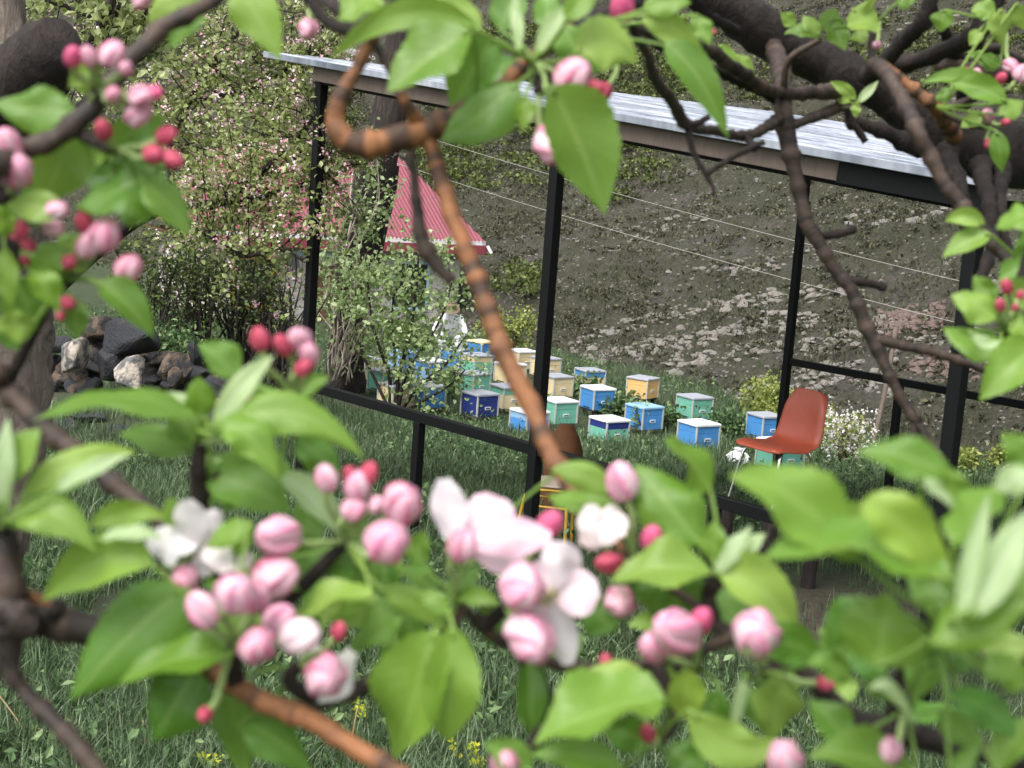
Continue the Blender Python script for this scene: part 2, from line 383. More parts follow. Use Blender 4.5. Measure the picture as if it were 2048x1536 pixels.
M = dict(
    leaf=m_leaf(), bud=m_bud(), petal=m_petal(),
    twig=m_twig('orange_brown_twig', rgb('92603a'), rgb('2b1f17'), .85, .68), twig2=m_twig('grey_brown_twig', rgb('4b3c32'), rgb('1c1613'), .7, .65),
    bark=m_bark('dark_wet_bark', rgb('261d17'), rgb('443630'), 26, .5, .9, .02), greybark=m_bark('split_grey_bark', rgb('7a6e63'), rgb('b0a497'), 22, .12, 1, .03),
    oldbark=m_bark('old_brown_bark', rgb('2b231f'), rgb('5a4c42'), 12, .12, 1, .06), palestem=m_bark('pale_stems', rgb('a09588'), rgb('c9bfb1'), 30, .3, .3, .01),
    calyx=paint('woolly_green_stalk', rgb('8fa566'), .15, .8, 0, (.2, .26, .12), 60),
    grass=foliage('grass_blades', rgb('33462b')[:3], rgb('506642')[:3], rgb('93a583')[:3], .28, .4),
    weeds=foliage('weed_leaves', rgb('394f30')[:3], rgb('547044')[:3], rgb('8a9f6e')[:3], .28, .45),
    crown=foliage('apple_crown_leaves', rgb('6f7d45')[:3], rgb('97a464')[:3], rgb('c3cb99')[:3], .42),
    darkshrub=foliage('dark_shrub_leaves', rgb('33401f')[:3], rgb('4a5a2b')[:3], rgb('69783f')[:3], .25),
    birch=foliage('fresh_sprout_leaves', rgb('6a8048')[:3], rgb('93a96e')[:3], rgb('c2cfa4')[:3], .4),
    hillshrub=foliage('slope_shrub_leaves', rgb('38431f')[:3], rgb('55602f')[:3], rgb('7d8750')[:3], .25),
    yellowshrub=foliage('yellow_green_leaves', rgb('6a7a38')[:3], rgb('8f9a4d')[:3], rgb('b6bc78')[:3], .3),
    tuft=foliage('slope_tufts', rgb('33342a')[:3], rgb('4c4d3a')[:3], rgb('6c6b54')[:3], .15, .8),
    blossom=foliage('far_blossom', rgb('dda0ae')[:3], rgb('efd0d5')[:3], rgb('f7f0f0')[:3], .25, .6),
    whiteblossom=foliage('white_far_blossom', rgb('ded5cf')[:3], rgb('f0ece8')[:3], rgb('faf8f6')[:3], .25, .6),
    ground=m_ground(), hill=m_hill(),
    outcrop=m_rock('slope_rock', rgb('56524c')[:3], rgb('918c84')[:3]), redrock=m_rock('reddish_slope_rock', rgb('4f443e')[:3], rgb('7a6860')[:3]),
    basalt=m_rock('basalt', rgb('1b1c20')[:3], rgb('34363c')[:3], rgb('3a332d')[:3], .62), palerock=m_rock('lichen_pale_rock', rgb('45484e')[:3], rgb('6b6a68')[:3], rgb('b5a99b')[:3], .50),
    tanrock=m_rock('tan_faced_rock', rgb('453a32')[:3], rgb('74614f')[:3], rgb('262424')[:3], .48),
    black=paint('black_steel', (.004, .0045, .005), .2, .6, 0, (.012, .011, .010), 5), roof=m_roofmetal(),
    oldwood=m_wood('grey_old_board', rgb('51473f')[:3], rgb('7c6e63')[:3]), brownwood=m_wood('rough_brown_block', rgb('35241a')[:3], rgb('654630')[:3]),
    palewood=m_wood('pale_slats', rgb('8f8073')[:3], rgb('b8aa9b')[:3]), ply=m_wood('varnished_plywood', rgb('5d3a22')[:3], rgb('83552f')[:3]),
    shell=paint('terracotta_plastic', rgb('b0563f'), .12, .38, 0, (.2, .06, .04), 4), chrome=paint('chrome_tube', (.75, .75, .76), .05, .18, 1.0),
    yellow=paint('ochre_tube', rgb('c49a34'), .25, .45), redroof=paint('red_sheet_roof', rgb('80404b'), .25, .55, 0, (.16, .08, .09), 2),
    redtrim=paint('red_fascia', rgb('8a3d49'), .15, .5), whitetrim=paint('white_gutter', rgb('e6e4e6'), .1, .5), wall=m_stonewall(),
    darkgap=paint('dark_opening', (.02, .02, .02), .0, .8), brownpaint=paint('brown_door', rgb('6a4a35'), .3, .6), bluetrim=paint('pale_blue_lintel', rgb('a9c3d3'), .2, .6),
    bluehive=paint('blue_paint', rgb('4b8fd0'), .22, .5, 0, (.12, .13, .15), 5), navy=paint('navy_paint', rgb('27357f'), .2, .5, 0, (.08, .08, .12), 5),
    teal=paint('mint_teal_paint', rgb('74b9a2'), .22, .5, 0, (.14, .16, .14), 5), cream=paint('cream_paint', rgb('e3cfa4'), .22, .55, 0, (.2, .16, .1), 5),
    orange=paint('apricot_paint', rgb('e3b877'), .22, .55, 0, (.25, .16, .08), 5), paleblue=paint('pale_blue_paint', rgb('8fb7dd'), .2, .5, 0, (.2, .22, .25), 5),
    lid=paint('zinc_lid', rgb('a9adb6'), .3, .42, .15, (.25, .25, .27), 5), whitelid=paint('white_lid', rgb('dfe1e4'), .25, .5, 0, (.35, .35, .35), 5), strip=paint('grey_corner_strip', rgb('b9bcb9'), .3, .5),
    suit=paint('white_suit', rgb('e9e9ea'), .15, .8, 0, (.45, .45, .47), 3), veil=paint('brown_veil_hat', rgb('7a6a55'), .2, .8), greycloth=paint('grey_trousers', rgb('596068'), .2, .8),
    wire=paint('pale_wire', rgb('a6a39a'), .1, .5), straw=foliage('dry_straw', rgb('a08a5e')[:3], rgb('bfae85')[:3], rgb('d8cdb0')[:3], .2),
    yflower=foliage('yellow_green_bracts', rgb('a6b52c')[:3], rgb('c6cc3a')[:3], rgb('dbd94e')[:3], .3), redpaint=paint('dull_red_paint', rgb('7d2c25'), .25, .5),
)
M['black'].node_tree.nodes['Principled BSDF'].inputs['Specular IOR Level'].default_value = .2

# ================================================================== the setting
def heightgrid(name, xs, ys, fn, mat):
    X, Y = np.meshgrid(xs, ys); Z = fn(X, Y); V = np.stack([X, Y, Z], -1).reshape(-1, 3); nx = len(xs)
    i = np.arange(len(ys)-1)[:, None]*nx+np.arange(nx-1)[None]; i = i.ravel()
    return tags(obj(name, mesh(name, V, np.stack([i, i+1, i+nx+1, i+nx], 1), mat)), kind='structure')
heightgrid('ground', np.concatenate([np.arange(-160, -20, 8.), np.arange(-20, 20, .3), np.arange(20, 161, 8.)]),
           np.concatenate([np.arange(-60, -4, 4.), np.arange(-4, 45, .3), np.arange(45, 201, 6.)]), gh, M['ground'])
heightgrid('hillside', np.concatenate([np.arange(-140, -20, 3.), np.arange(-20, 32, .2), np.arange(32, 150, 3.)]),
           np.concatenate([np.arange(-40, 18, 3.), np.arange(18, 72, .2), np.arange(72, 180, 3.)]), hillz, M['hill'])

# ---- stones and tufts scattered over the slope (too many to count)
def slope_points(n, x0, x1, y0, y1, dens=None):
    x = rng.uniform(x0, x1, n); y = rng.uniform(y0, y1, n); z = hillz(x, y)
    ok = z > gh(x, y)+.02
    q = np.stack([x, y, z], 1)-CAM; d = q@FW; u = 1024+FPX*(q@RT)/d; v = 768-FPX*(q@UP)/d
    ok &= (u > -150) & (u < 2250) & (v > -150) & (v < 1100)
    if dens is not None: ok &= rng.random(n) < dens(x, y, z, d)
    return np.stack([x, y, z], 1)[ok], d[ok]
def stones(name, C, S, mat, label):
    t = (1+5**.5)/2
    ico = np.array([(-1, t, 0), (1, t, 0), (-1, -t, 0), (1, -t, 0), (0, -1, t), (0, 1, t), (0, -1, -t), (0, 1, -t), (t, 0, -1), (t, 0, 1), (-t, 0, -1), (-t, 0, 1)])/1.9
    fc = np.array([(0, 11, 5), (0, 5, 1), (0, 1, 7), (0, 7, 10), (0, 10, 11), (1, 5, 9), (5, 11, 4), (11, 10, 2), (10, 7, 6), (7, 1, 8), (3, 9, 4), (3, 4, 2), (3, 2, 6), (3, 6, 8), (3, 8, 9), (4, 9, 5), (2, 4, 11), (6, 2, 10), (8, 6, 7), (9, 8, 1)])
    n = len(C); V = np.repeat(ico[None], n, 0)*(1+.5*(rng.random((n, 12, 1))-.5))
    sc = np.stack([rng.uniform(.7, 1.5, n), rng.uniform(.5, 1, n), rng.uniform(.5, 1.0, n)], 1)*S[:, None]
    V = V*sc[:, None]; a = rng.uniform(-.5, .5, n)-.2; ca, sa = np.cos(a)[:, None], np.sin(a)[:, None]
    x, y = V[..., 0]*ca-V[..., 1]*sa, V[..., 0]*sa+V[..., 1]*ca; V = np.stack([x, y, V[..., 2]+x*.06], -1)+C[:, None]
    F = (np.arange(n)*12)[:, None, None]+fc[None]
    return tags(obj(name, mesh(name, V.reshape(-1, 3), F.reshape(-1, 3), mat, None, False)), label, 'stones', None, 'stuff')
def band(x, y, z):
    s = (x-HP[0])*HN[0]+(y-HP[1])*HN[1]; a = (x-HP[0])*HT[0]+(y-HP[1])*HT[1]
    q = (z-CZ)-.02*a+.5*fbm(x*.5, y*.5, 3, 21)
    return q, a, s
LED = [([(1138, 694), (1200, 668), (1300, 640), (1400, 622), (1490, 600)], 170, 7), ([(1148, 738), (1230, 708), (1330, 692), (1420, 672), (1530, 650), (1650, 640)], 420, 11), ([(1330, 735), (1400, 720), (1480, 705), (1560, 690)], 90, 8),
       ([(1430, 815), (1480, 800), (1540, 780)], 110, 13), ([(1590, 765), (1660, 745), (1720, 750), (1800, 770)], 150, 14), ([(1480, 612), (1580, 590), (1700, 575)], 90, 9), ([(1600, 700), (1700, 668), (1790, 650)], 140, 11), ([(1960, 600), (2060, 570)], 60, 14),
       ([(1340, 560), (1500, 540), (1650, 500)], 60, 9), ([(1240, 470), (1330, 455), (1420, 430)], 50, 8), ([(1780, 700), (1900, 690), (2050, 720)], 80, 12), ([(1690, 430), (1800, 440), (1900, 420)], 40, 12), ([(1270, 60), (1340, 100), (1420, 120)], 120, 26), ([(1700, 60), (1850, 90), (2040, 60)], 120, 40)]
C = []
for pts, n, jit in LED:
    pts = np.array(pts, float)
    for _ in range(int(n*.75)):
        k = rng.uniform(0, len(pts)-1.001); i = int(k); q = pts[i]*(1-(k-i))+pts[i+1]*(k-i)
        C.append(G(q[0]+rng.normal()*4, q[1]+rng.normal()*jit, hillz, 15, 90))
C = np.array(C)
stones('rock_ledges', C+np.array([0, 0, .01]), rng.uniform(.04, .095, len(C))*rng.choice([.6, 1, 1.4], len(C)), M['outcrop'], 'bands of broken grey rock ledges crossing the slope')
C, d = slope_points(60000, -20, 30, 18, 62, lambda x, y, z, d: np.full(x.shape, .6)); C = C[:16000]
stones('scree', C, rng.uniform(.015, .05, len(C)), M['outcrop'], 'loose small pale stones strewn over the slope')
rr = []
for _ in range(240):
    u, v = rng.uniform(1755, 1895), 0; v = 655-.18*(u-1760)+rng.normal()*14
    rr.append(G(u, v, hillz, 15, 60))
for _ in range(110):
    rr.append(G(rng.uniform(1820, 1960), 735+rng.normal()*14, hillz, 15, 60))
rr = np.array(rr); stones('reddish_ledge', rr, rng.uniform(.035, .10, len(rr)), M['redrock'], 'reddish broken rock ledge on the slope beyond the pavilion')
def blades(C, h, wd, n, spread, lean=.5, seg=3):
    """n grass blades at every centre: curved tapering strips"""
    m = len(C)*n; B = np.repeat(C, n, 0)+np.concatenate([rng.normal(size=(m, 2))*np.repeat(spread, n)[:, None], np.zeros((m, 1))], 1)
    H = np.repeat(h, n)*rng.uniform(.45, 1.15, m); W = np.repeat(wd, n)*rng.uniform(.7, 1.3, m)
    an = rng.uniform(0, 2*math.pi, m); dr = np.stack([np.cos(an), np.sin(an), np.zeros(m)], 1); ln = rng.uniform(.1, 1, m)*lean
    tw = an+rng.uniform(.6, 2.4, m); sd_ = np.stack([np.cos(tw), np.sin(tw), np.zeros(m)], 1)
    V = []
    for k in range(seg+1):
        t = k/seg; p = B+dr*(ln*H*t*t)[:, None]; p[:, 2] += H*(t-.35*ln*t*t)
        wk = (W*(1-t)**.7*.5+.0004)[:, None]; V += [p-sd_*wk, p+sd_*wk]
    V = np.stack(V, 1); k2 = 2*(seg+1); b = (np.arange(m)*k2)[:, None]
    F = np.concatenate([b+np.array([[2*k, 2*k+1, 2*k+3, 2*k+2]]) for k in range(seg)])
    A = np.repeat(np.stack([np.clip(np.repeat(rng.random(len(C)), n)*.6+rng.random(m)*.4, 0, 1), rng.random(m), rng.random(m)], 1), k2, 0)
    return V.reshape(-1, 3), F, A
C, d = slope_points(160000, -25, 30, 18, 70, lambda x, y, z, d: .2+.8*(fbm(x*.5, y*.5, 3, 40) > .0)); C = C[:42000]
V, F, A = blades(C, rng.uniform(.05, .15, len(C)), np.full(len(C), .035), 5, rng.uniform(.04, .13, len(C)), 1.1, 2)
tags(obj('slope_tufts', mesh('slope_tufts', V, F, M['tuft'], A, False)), 'sparse olive tufts of grass over the stony slope', 'grass', None, 'stuff')

# ---- low green shrubs on the upper slope
sc = []
for _ in range(330):
    u = rng.uniform(840, 1420); v = rng.uniform(40, 420)
    if v > 300+.0*u and u > 1330: continue
    if v > 385-.05*(u-900)+rng.normal()*25: continue
    sc.append(G(u, v, hillz, 18, 90))
for _ in range(9): sc.append(G(rng.uniform(1010, 1080), rng.uniform(540, 590), hillz, 18, 90))
for _ in range(90): sc.append(G(rng.uniform(1250, 2040), rng.uniform(40, 200), hillz, 18, 90))
for _ in range(160): sc.append(G(rng.uniform(-50, 700), rng.uniform(-60, 330), hillz, 18, 90))
sc = np.array(sc); C = []
T_, _d = slope_points(9000, -14, 22, 19, 60, lambda x, y, z, d: .3+.7*(fbm(x*.35, y*.35, 3, 90) > -.02))
for p in T_[:2600]:
    r = rng.uniform(.05, .16); n = int(14+90*r); q = rng.normal(size=(n, 3))*np.array([r*1.4, r, r*.35]); q[:, 2] = np.abs(q[:, 2]); C.append(p+q)
n_t = sum(len(c) for c in C)
V, F, A = leafcloud(np.concatenate(C), .06, 1.5, .4)
tags(obj('slope_tussocks', mesh('slope_tussocks', V, F, M['tuft'], A, False)), 'dull olive tussocks dotted over the stony slope', 'grass', None, 'stuff'); C = []
for p in sc:
    r = rng.uniform(.15, .45); n = int(150*r*2); q = rng.normal(size=(n, 3))*np.array([r, r, r*.45]); q[:, 2] = np.abs(q[:, 2]); C.append(p+q)
V, F, A = leafcloud(np.concatenate(C), .10, 1.3, .5)
tags(obj('slope_shrubs', mesh('slope_shrubs', V, F, M['hillshrub'], A, False)), 'low dark green scrub covering the upper slope', 'scrub', None, 'stuff')

# ---- grass of the garden
def field(n, x0, x1, y0, y1, fade):
    y = y0+(y1-y0)*rng.random(n)**fade; x = rng.uniform(-.5, .5, n)*(y*.85+2.5)
    z = gh(x, y); s = hillz(x, y); ok = s < z+.05
    sp = atz(1650, 1230, -2.9); dd = np.hypot(x-sp[0], (y-sp[1])*.8)
    ok &= rng.random(n) > np.where(dd < 1.1, .93, np.where(dd < 1.9, .5, .0))
    ok &= fbm(x*.9, y*.9, 3, 60) > -.2
    ok &= ~((y > 16.8) & (y < 19.6) & (x > -6.2) & (x < -3.3))
    return np.stack([x, y, z], 1)[ok]
C = field(26000, 0, 0, 4.6, 13.5, 1.25); h = .10+.16*np.clip(fbm(C[:, 0]*.6, C[:, 1]*.6, 3, 71)+.5, 0, 1)
V, F, A = blades(C, h, np.full(len(C), .007), 7, np.full(len(C), .045), .9, 3)
tags(obj('lawn_grass', mesh('lawn_grass', V, F, M['grass'], A, False)), 'uneven wet green grass covering the near garden', 'grass', None, 'stuff')
C = field(24000, 0, 0, 13, 36, 1.3); h = .10+.18*np.clip(fbm(C[:, 0]*.5, C[:, 1]*.5, 3, 72)+.5, 0, 1)
V, F, A = blades(C, h, np.full(len(C), .012), 5, np.full(len(C), .07), .8, 2)
tags(obj('meadow_grass', mesh('meadow_grass', V, F, M['grass'], A, False)), 'rough green grass between and before the beehives', 'grass', None, 'stuff')
C = field(9000, 0, 0, 4.8, 34, 1.1); keep = fbm(C[:, 0]*.8, C[:, 1]*.8, 3, 80) > .03; C = C[keep]
Q = []
for p in C:
    k = rng.integers(6, 14); r = .05+.004*p[1]; q = rng.normal(size=(k, 3))*r; q[:, 2] = np.abs(rng.normal(size=k))*(.06+.002*p[1])+.02; Q.append(p+q)
V, F, A = leafcloud(np.concatenate(Q), .032, 1.9, .5)
tags(obj('weeds', mesh('weeds', V, F, M['weeds'], A, False)), 'low broad leaved weeds mixed into the grass', 'weeds', None, 'stuff')

# ================================================================== pavilion
A_, B_, D_, C_ = atz(612, 770, -2.), atz(1113, 895, -2.), atz(1872, 1125, -2.), atz(1575, 722, -2.)
uv = nrm((D_-A_)*[1, 1, 0]); wv = nrm((C_-A_)*[1, 1, 0]); E_ = C_+(D_-A_)
B_ = A_+uv*((B_-A_)@uv); LEN = np.linalg.norm(D_-A_); WID = np.linalg.norm(C_-A_)
pav = empty('pavilion', [A_[0], A_[1], gh(A_[0], A_[1])], 'open black steel pavilion frame with shining corrugated metal roof', 'pavilion')
def roofz(p):
    t = ((p-A_)@uv)/LEN; return CZ+.55+(-.005-.55)*t
Rp = np.stack([uv, np.cross([0, 0, 1], uv), [0, 0, 1]], 1)
def post(p, ztop, zbot=None, s=.078, name='post'):
    zb = gh(p[0], p[1])-.1 if zbot is None else zbot; mb = MB(); mb.box((p[0], p[1], (zb+ztop)/2), (s, s, ztop-zb), Rp, .004); return mb.build(name, M['black'], pav)
mid_back = C_+(E_-C_)*.5
for p in (A_, B_, D_, C_, mid_back, E_): post(p, roofz(p)-.05)
def rail(a, b, name='rail', s=(.06, .075), dz=0.0, mat='black'):
    mb = MB(); mb.bar(a+np.array([0, 0, dz]), b+np.array([0, 0, dz]), s[0], s[1]); return mb.build(name, M[mat], pav)
g_ = .040
for a, b in ((A_, B_), (B_, D_), (C_, mid_back), (mid_back, E_), (D_, E_)):
    v = nrm(b-a); rail(a+v*g_, b-v*g_)
for a, b, x in ((A_, B_, 838), (B_, D_, 1428), (C_, mid_back, 1800)):
    best = min(np.linspace(.1, .9, 81), key=lambda t: abs(PX(a+(b-a)*t)[0]-x)); q = a+(b-a)*best; post(q, q[2]-.0375, None, .07, 'short_leg')
for a, b in ((A_, B_), (B_, D_), (C_, mid_back), (mid_back, E_), (A_, C_), (D_, E_)):
    v = nrm(b-a); a2 = np.array([a[0], a[1], roofz(a)-.085]); b2 = np.array([b[0], b[1], roofz(b)-.085]); rail(a2+v*g_, b2-v*g_, 'roof_beam', (.06, .07))
fo = -wv*.075-uv*.0
t1 = .86
pa = A_+fo; pb = A_+uv*LEN*t1+fo; pa = np.array([pa[0], pa[1], roofz(A_)-.03]); pb = np.array([pb[0], pb[1], roofz(A_+uv*LEN*t1)-.03])
mb = MB(); mb.bar(pa, pb, .03, .13); mb.build('fascia_board', M['oldwood'], pav)
pc = A_+uv*(LEN+.12)+fo; pc = np.array([pc[0], pc[1], roofz(A_+uv*(LEN+.12))-.03])
mb = MB(); mb.bar(pb+(pc-pb)*.004-wv*.004, pc, .036, .15); mb.build('fascia_beam', M['black'], pav)
# corrugated sheets: ribs run with the fall of the roof (A to D); two courses of five sheets
def sheet(u0, u1, w0, w1, dz):
    xs = []; pr = [(0, 0), (.045, 0), (.06, .028), (.10, .028), (.115, 0), (.16, 0)]
    w = w0
    while w < w1-1e-6:
        for dx, h in pr[:-1]:
            if w+dx <= w1: xs.append((w+dx, h))
        w += .16
    xs.append((w1, 0)); V = []; nu = 7
    for i in range(nu):
        u = u0+(u1-u0)*i/(nu-1)
        for ww, h in xs:
            p = A_+uv*u+wv*ww; V.append((p[0], p[1], roofz(p)+.045+h+dz))
    k = len(xs); F = [(i*k+j, (i+1)*k+j, (i+1)*k+j+1, i*k+j+1) for i in range(nu-1) for j in range(k-1)]
    o = obj('roof_sheet', mesh('roof_sheet', V, F, M['roof'], None, False), pav); sm = o.modifiers.new('thick', 'SOLIDIFY'); sm.thickness = .002; return o
ws = np.linspace(-.14, WID+.22, 7); ws = [-.14+.96*i for i in range(7)]+[WID+.22]
ws = [w for w in ws[:-1] if w < WID+.1]+[WID+.22]
for i in range(len(ws)-1):
    e = rng.uniform(-.03, .03); sheet(-.62+e, LEN+.22+e, ws[i], ws[i+1]-.002, .004)
mb = MB(); a = A_-uv*.62-wv*.15; b = A_+uv*(LEN+.22)-wv*.15
mb.bar([a[0], a[1], roofz(a)+.045], [b[0], b[1], roofz(b)+.045], .012, .05); mb.build('edge_flashing', M['roof'], pav)

# ---- wires and the leaning stake
for (x0, y0, x1, y1, lab) in ((890, 345, 1925, 622, 'lower pale wire strung across in front of the slope'), (945, 293, 1925, 522, 'upper pale wire strung across in front of the slope')):
    a, b = P(x0-200, y0-53, 30.), P(x1+900, y1+235, 19.); t = np.linspace(0, 1, 30)[:, None]; pts = a*(1-t)+b*t; pts[:, 2] -= (.25*4*t*(1-t)).ravel()
    V, F, AA = tube(pts, .0045, 5); tags(obj('wire', mesh('wire', V, F, M['wire'], AA)), lab, 'wire')
b = G(1745, 888); dd = PX(b)[2]; t_ = P(1792, 655, dd+.5)
V, F, AA = tube(spline([b-(t_-b)*.1, b*.5+t_*.5+np.array([.03, 0, 0]), t_], .2), .042, 8, True, .15)
tags(obj('wooden_stake', mesh('wooden_stake', V, F, M['oldwood'], AA)), 'weathered wooden stake leaning at the foot of the slope', 'stake')

# ================================================================== house
Q_ = P(972, 485, 38.5); zq = Q_[2]
L_ = atz(540, 468, zq-CZ); hu = nrm((L_-Q_)*[1, 1, 0]); hi = np.array([-hu[1], hu[0], 0]); hi = hi if hi[1] > 0 else -hi
HL, HD = 7.3, 6.0
house = empty('stone_house', [Q_[0], Q_[1], gh(Q_[0], Q_[1])], 'stone house with red corrugated roof and white gutter behind the trees', 'house')
def hp(u, i, z): p = Q_+hu*u+hi*i; return np.array([p[0], p[1], z])
zr = zq+1.95; r1 = hp(1.15, 3, zr); r2 = hp(HL-1.15, 3, zr)
def roofplane(name, a, b, c, d, step=.11):
    """corrugated plane: a-b eave, d-c ridge side"""
    n = int(np.linalg.norm(b-a)/step)*4; V = []; nn = nrm(np.cross(b-a, d-a)); nn = nn if nn[2] > 0 else -nn
    L = np.linalg.norm(b-a); ax = nrm(b-a); sl = nrm((d-a)-ax*((d-a)@ax)); H = (d-a)@sl; da = (d-a)@ax; ca = (c-a)@ax
    for k in range(n+1):
        s = L*k/n; tmax = H
        if s < da: tmax = H*s/max(da, 1e-6)
        if s > ca: tmax = H*(L-s)/max(L-ca, 1e-6)
        h = (.025, .0, -.0, .025)[k % 4]
        V += [a+ax*s+nn*h, a+ax*s+sl*max(tmax, .01)+nn*h]
    F = [(2*k, 2*k+2, 2*k+3, 2*k+1) for k in range(n)]
    return obj(name, mesh(name, V, F, M['redroof'], None, False), house)
e = zq
c1, c2, c3, c4 = hp(0, 0, e), hp(HL, 0, e), hp(HL, HD, e), hp(0, HD, e)
roofplane('roof', c1, c2, r2, r1); roofplane('roof', c4, c1, r1, r1); roofplane('roof', c2, c3, r2, r2); roofplane('roof', c3, c4, r1, r2)
for a, b in ((c1, c2), (c4, c1)):
    v = nrm(b-a); o_ = np.cross(v, [0, 0, 1]); mb = MB(); mb.bar(a+o_*.05+[0, 0, -.03], b+o_*.05+[0, 0, -.03], .1, .11); mb.build('gutter', M['whitetrim'], house)
    mb = MB(); mb.bar(a-o_*.03+[0, 0, -.2], b-o_*.03+[0, 0, -.2], .03, .22); mb.build('fascia', M['redtrim'], house)
mb = MB(); mb.bar(c1+np.array([.05, -.15, -.08]), c1+np.array([.17, -.2, -.26]), .06, .06); mb.build('gutter_spout', M['whitetrim'], house)
zb = gh(Q_[0], Q_[1])-.4
def wallbox(name, u0, u1, i0, i1, z0, z1, mat):
    Rr = np.stack([hu, hi, [0, 0, 1]], 1); p = hp((u0+u1)/2, (i0+i1)/2, (z0+z1)/2); mb = MB(); mb.box(p, (u1-u0, i1-i0, z1-z0), Rr); return mb.build(name, M[mat], house)
wallbox('wall', .45, HL-.45, .5, HD-.4, zb, zq-.32, 'wall'); wallbox('eave_soffit', .1, HL-.1, .1, HD-.1, zq-.32, zq-.27, 'brownpaint')
for u0, u1 in ((1.4, 2.3), (5.6, 6.5)):
    wn = wallbox('window', u0, u1, .46, .5, zq-1.75, zq-.65, 'darkgap')
    for args in ((u0-.06, u1+.06, .43, .46, zq-1.83, zq-1.75), (u0-.06, u1+.06, .43, .46, zq-.65, zq-.57), (u0-.06, u0, .43, .46, zq-1.75, zq-.65), (u1, u1+.06, .43, .46, zq-1.75, zq-.65)):
        wallbox('window_frame', *args, 'yellow' if u0 > 5 else 'bluetrim')
wallbox('door', 3.55, 4.4, .44, .5, zb+.4, zq-.75, 'brownpaint'); wallbox('lintel', 3.4, 5.2, .40, .5, zq-.55, zq-.42, 'bluetrim')

# ================================================================== beehives
HS, HH = .41, .35
def make_hive(px, py, body, sup, lid, label, rot=38, low=0.0, scale=1.0, stand=.09):
    p = G(px, py); z = gh(p[0], p[1]); p = np.array([p[0], p[1], z])
    o = empty('beehive', p, label, 'beehive', 'painted wooden beehives in the meadow', math.radians(rot)+math.atan2(-p[0], p[1]))
    s = HS*scale; z0 = stand-low; hb = HH*.64*scale; hs_ = HH*.27*scale
    def prt(name, mb, m): return mb.build(name, M[m], o, False, False)
    mb = MB()
    for sx in (-1, 1):
        for sy in (-1, 1): mb.box((sx*s*.36, sy*s*.36, z0-.06), (.045, .045, .2))
    mb.box((0, 0, z0-.008), (s*.96, s*.96, .03)); prt('stand', mb, 'darkgap' if stand > .1 else 'oldwood')
    mb = MB(); mb.box((0, 0, z0+.008+hb/2), (s, s, hb), bev=.004); bo = prt('body', mb, body)
    mb = MB(); mb.box((0, 0, z0+.011+hb+hs_/2), (s*1.004, s*1.004, hs_), bev=.004); prt('super', mb, sup)
    mb = MB(); mb.box((0, 0, z0+.014+hb+hs_+.016), (s*1.09, s*1.09, .032), bev=.005); mb.box((0, 0, z0+.014+hb+hs_+.034), (s*1.02, s*1.02, .008), bev=.003); prt('lid', mb, lid)
    for sx, sy in ((-1, -1), (1, -1), (-1, 1)):
        mb = MB(); mb.box((sx*(s/2+.002), sy*(s/2+.002), z0+.01+(hb+hs_)/2), (.026, .026, (hb+hs_)*.985), bev=.003); prt('corner_strip', mb, 'strip')
    mb = MB(); zc = z0+hb*.62
    mb.box((0, -s/2-.008, zc+.02), (.11, .016, .012)); mb.box((-.05, -s/2-.006, zc), (.012, .012, .032)); mb.box((.05, -s/2-.006, zc), (.012, .012, .032)); mb.box((0, -s/2-.004, zc-.018), (.11, .008, .008))
    hd = mb.build('handle', M['whitelid'], bo, False, False)
    mb = MB(); mb.box((-s/2-.003, 0, z0+.035), (.008, s*.5, .014)); mb.build('entrance_slot', M['darkgap'], bo, False, False)
    return o
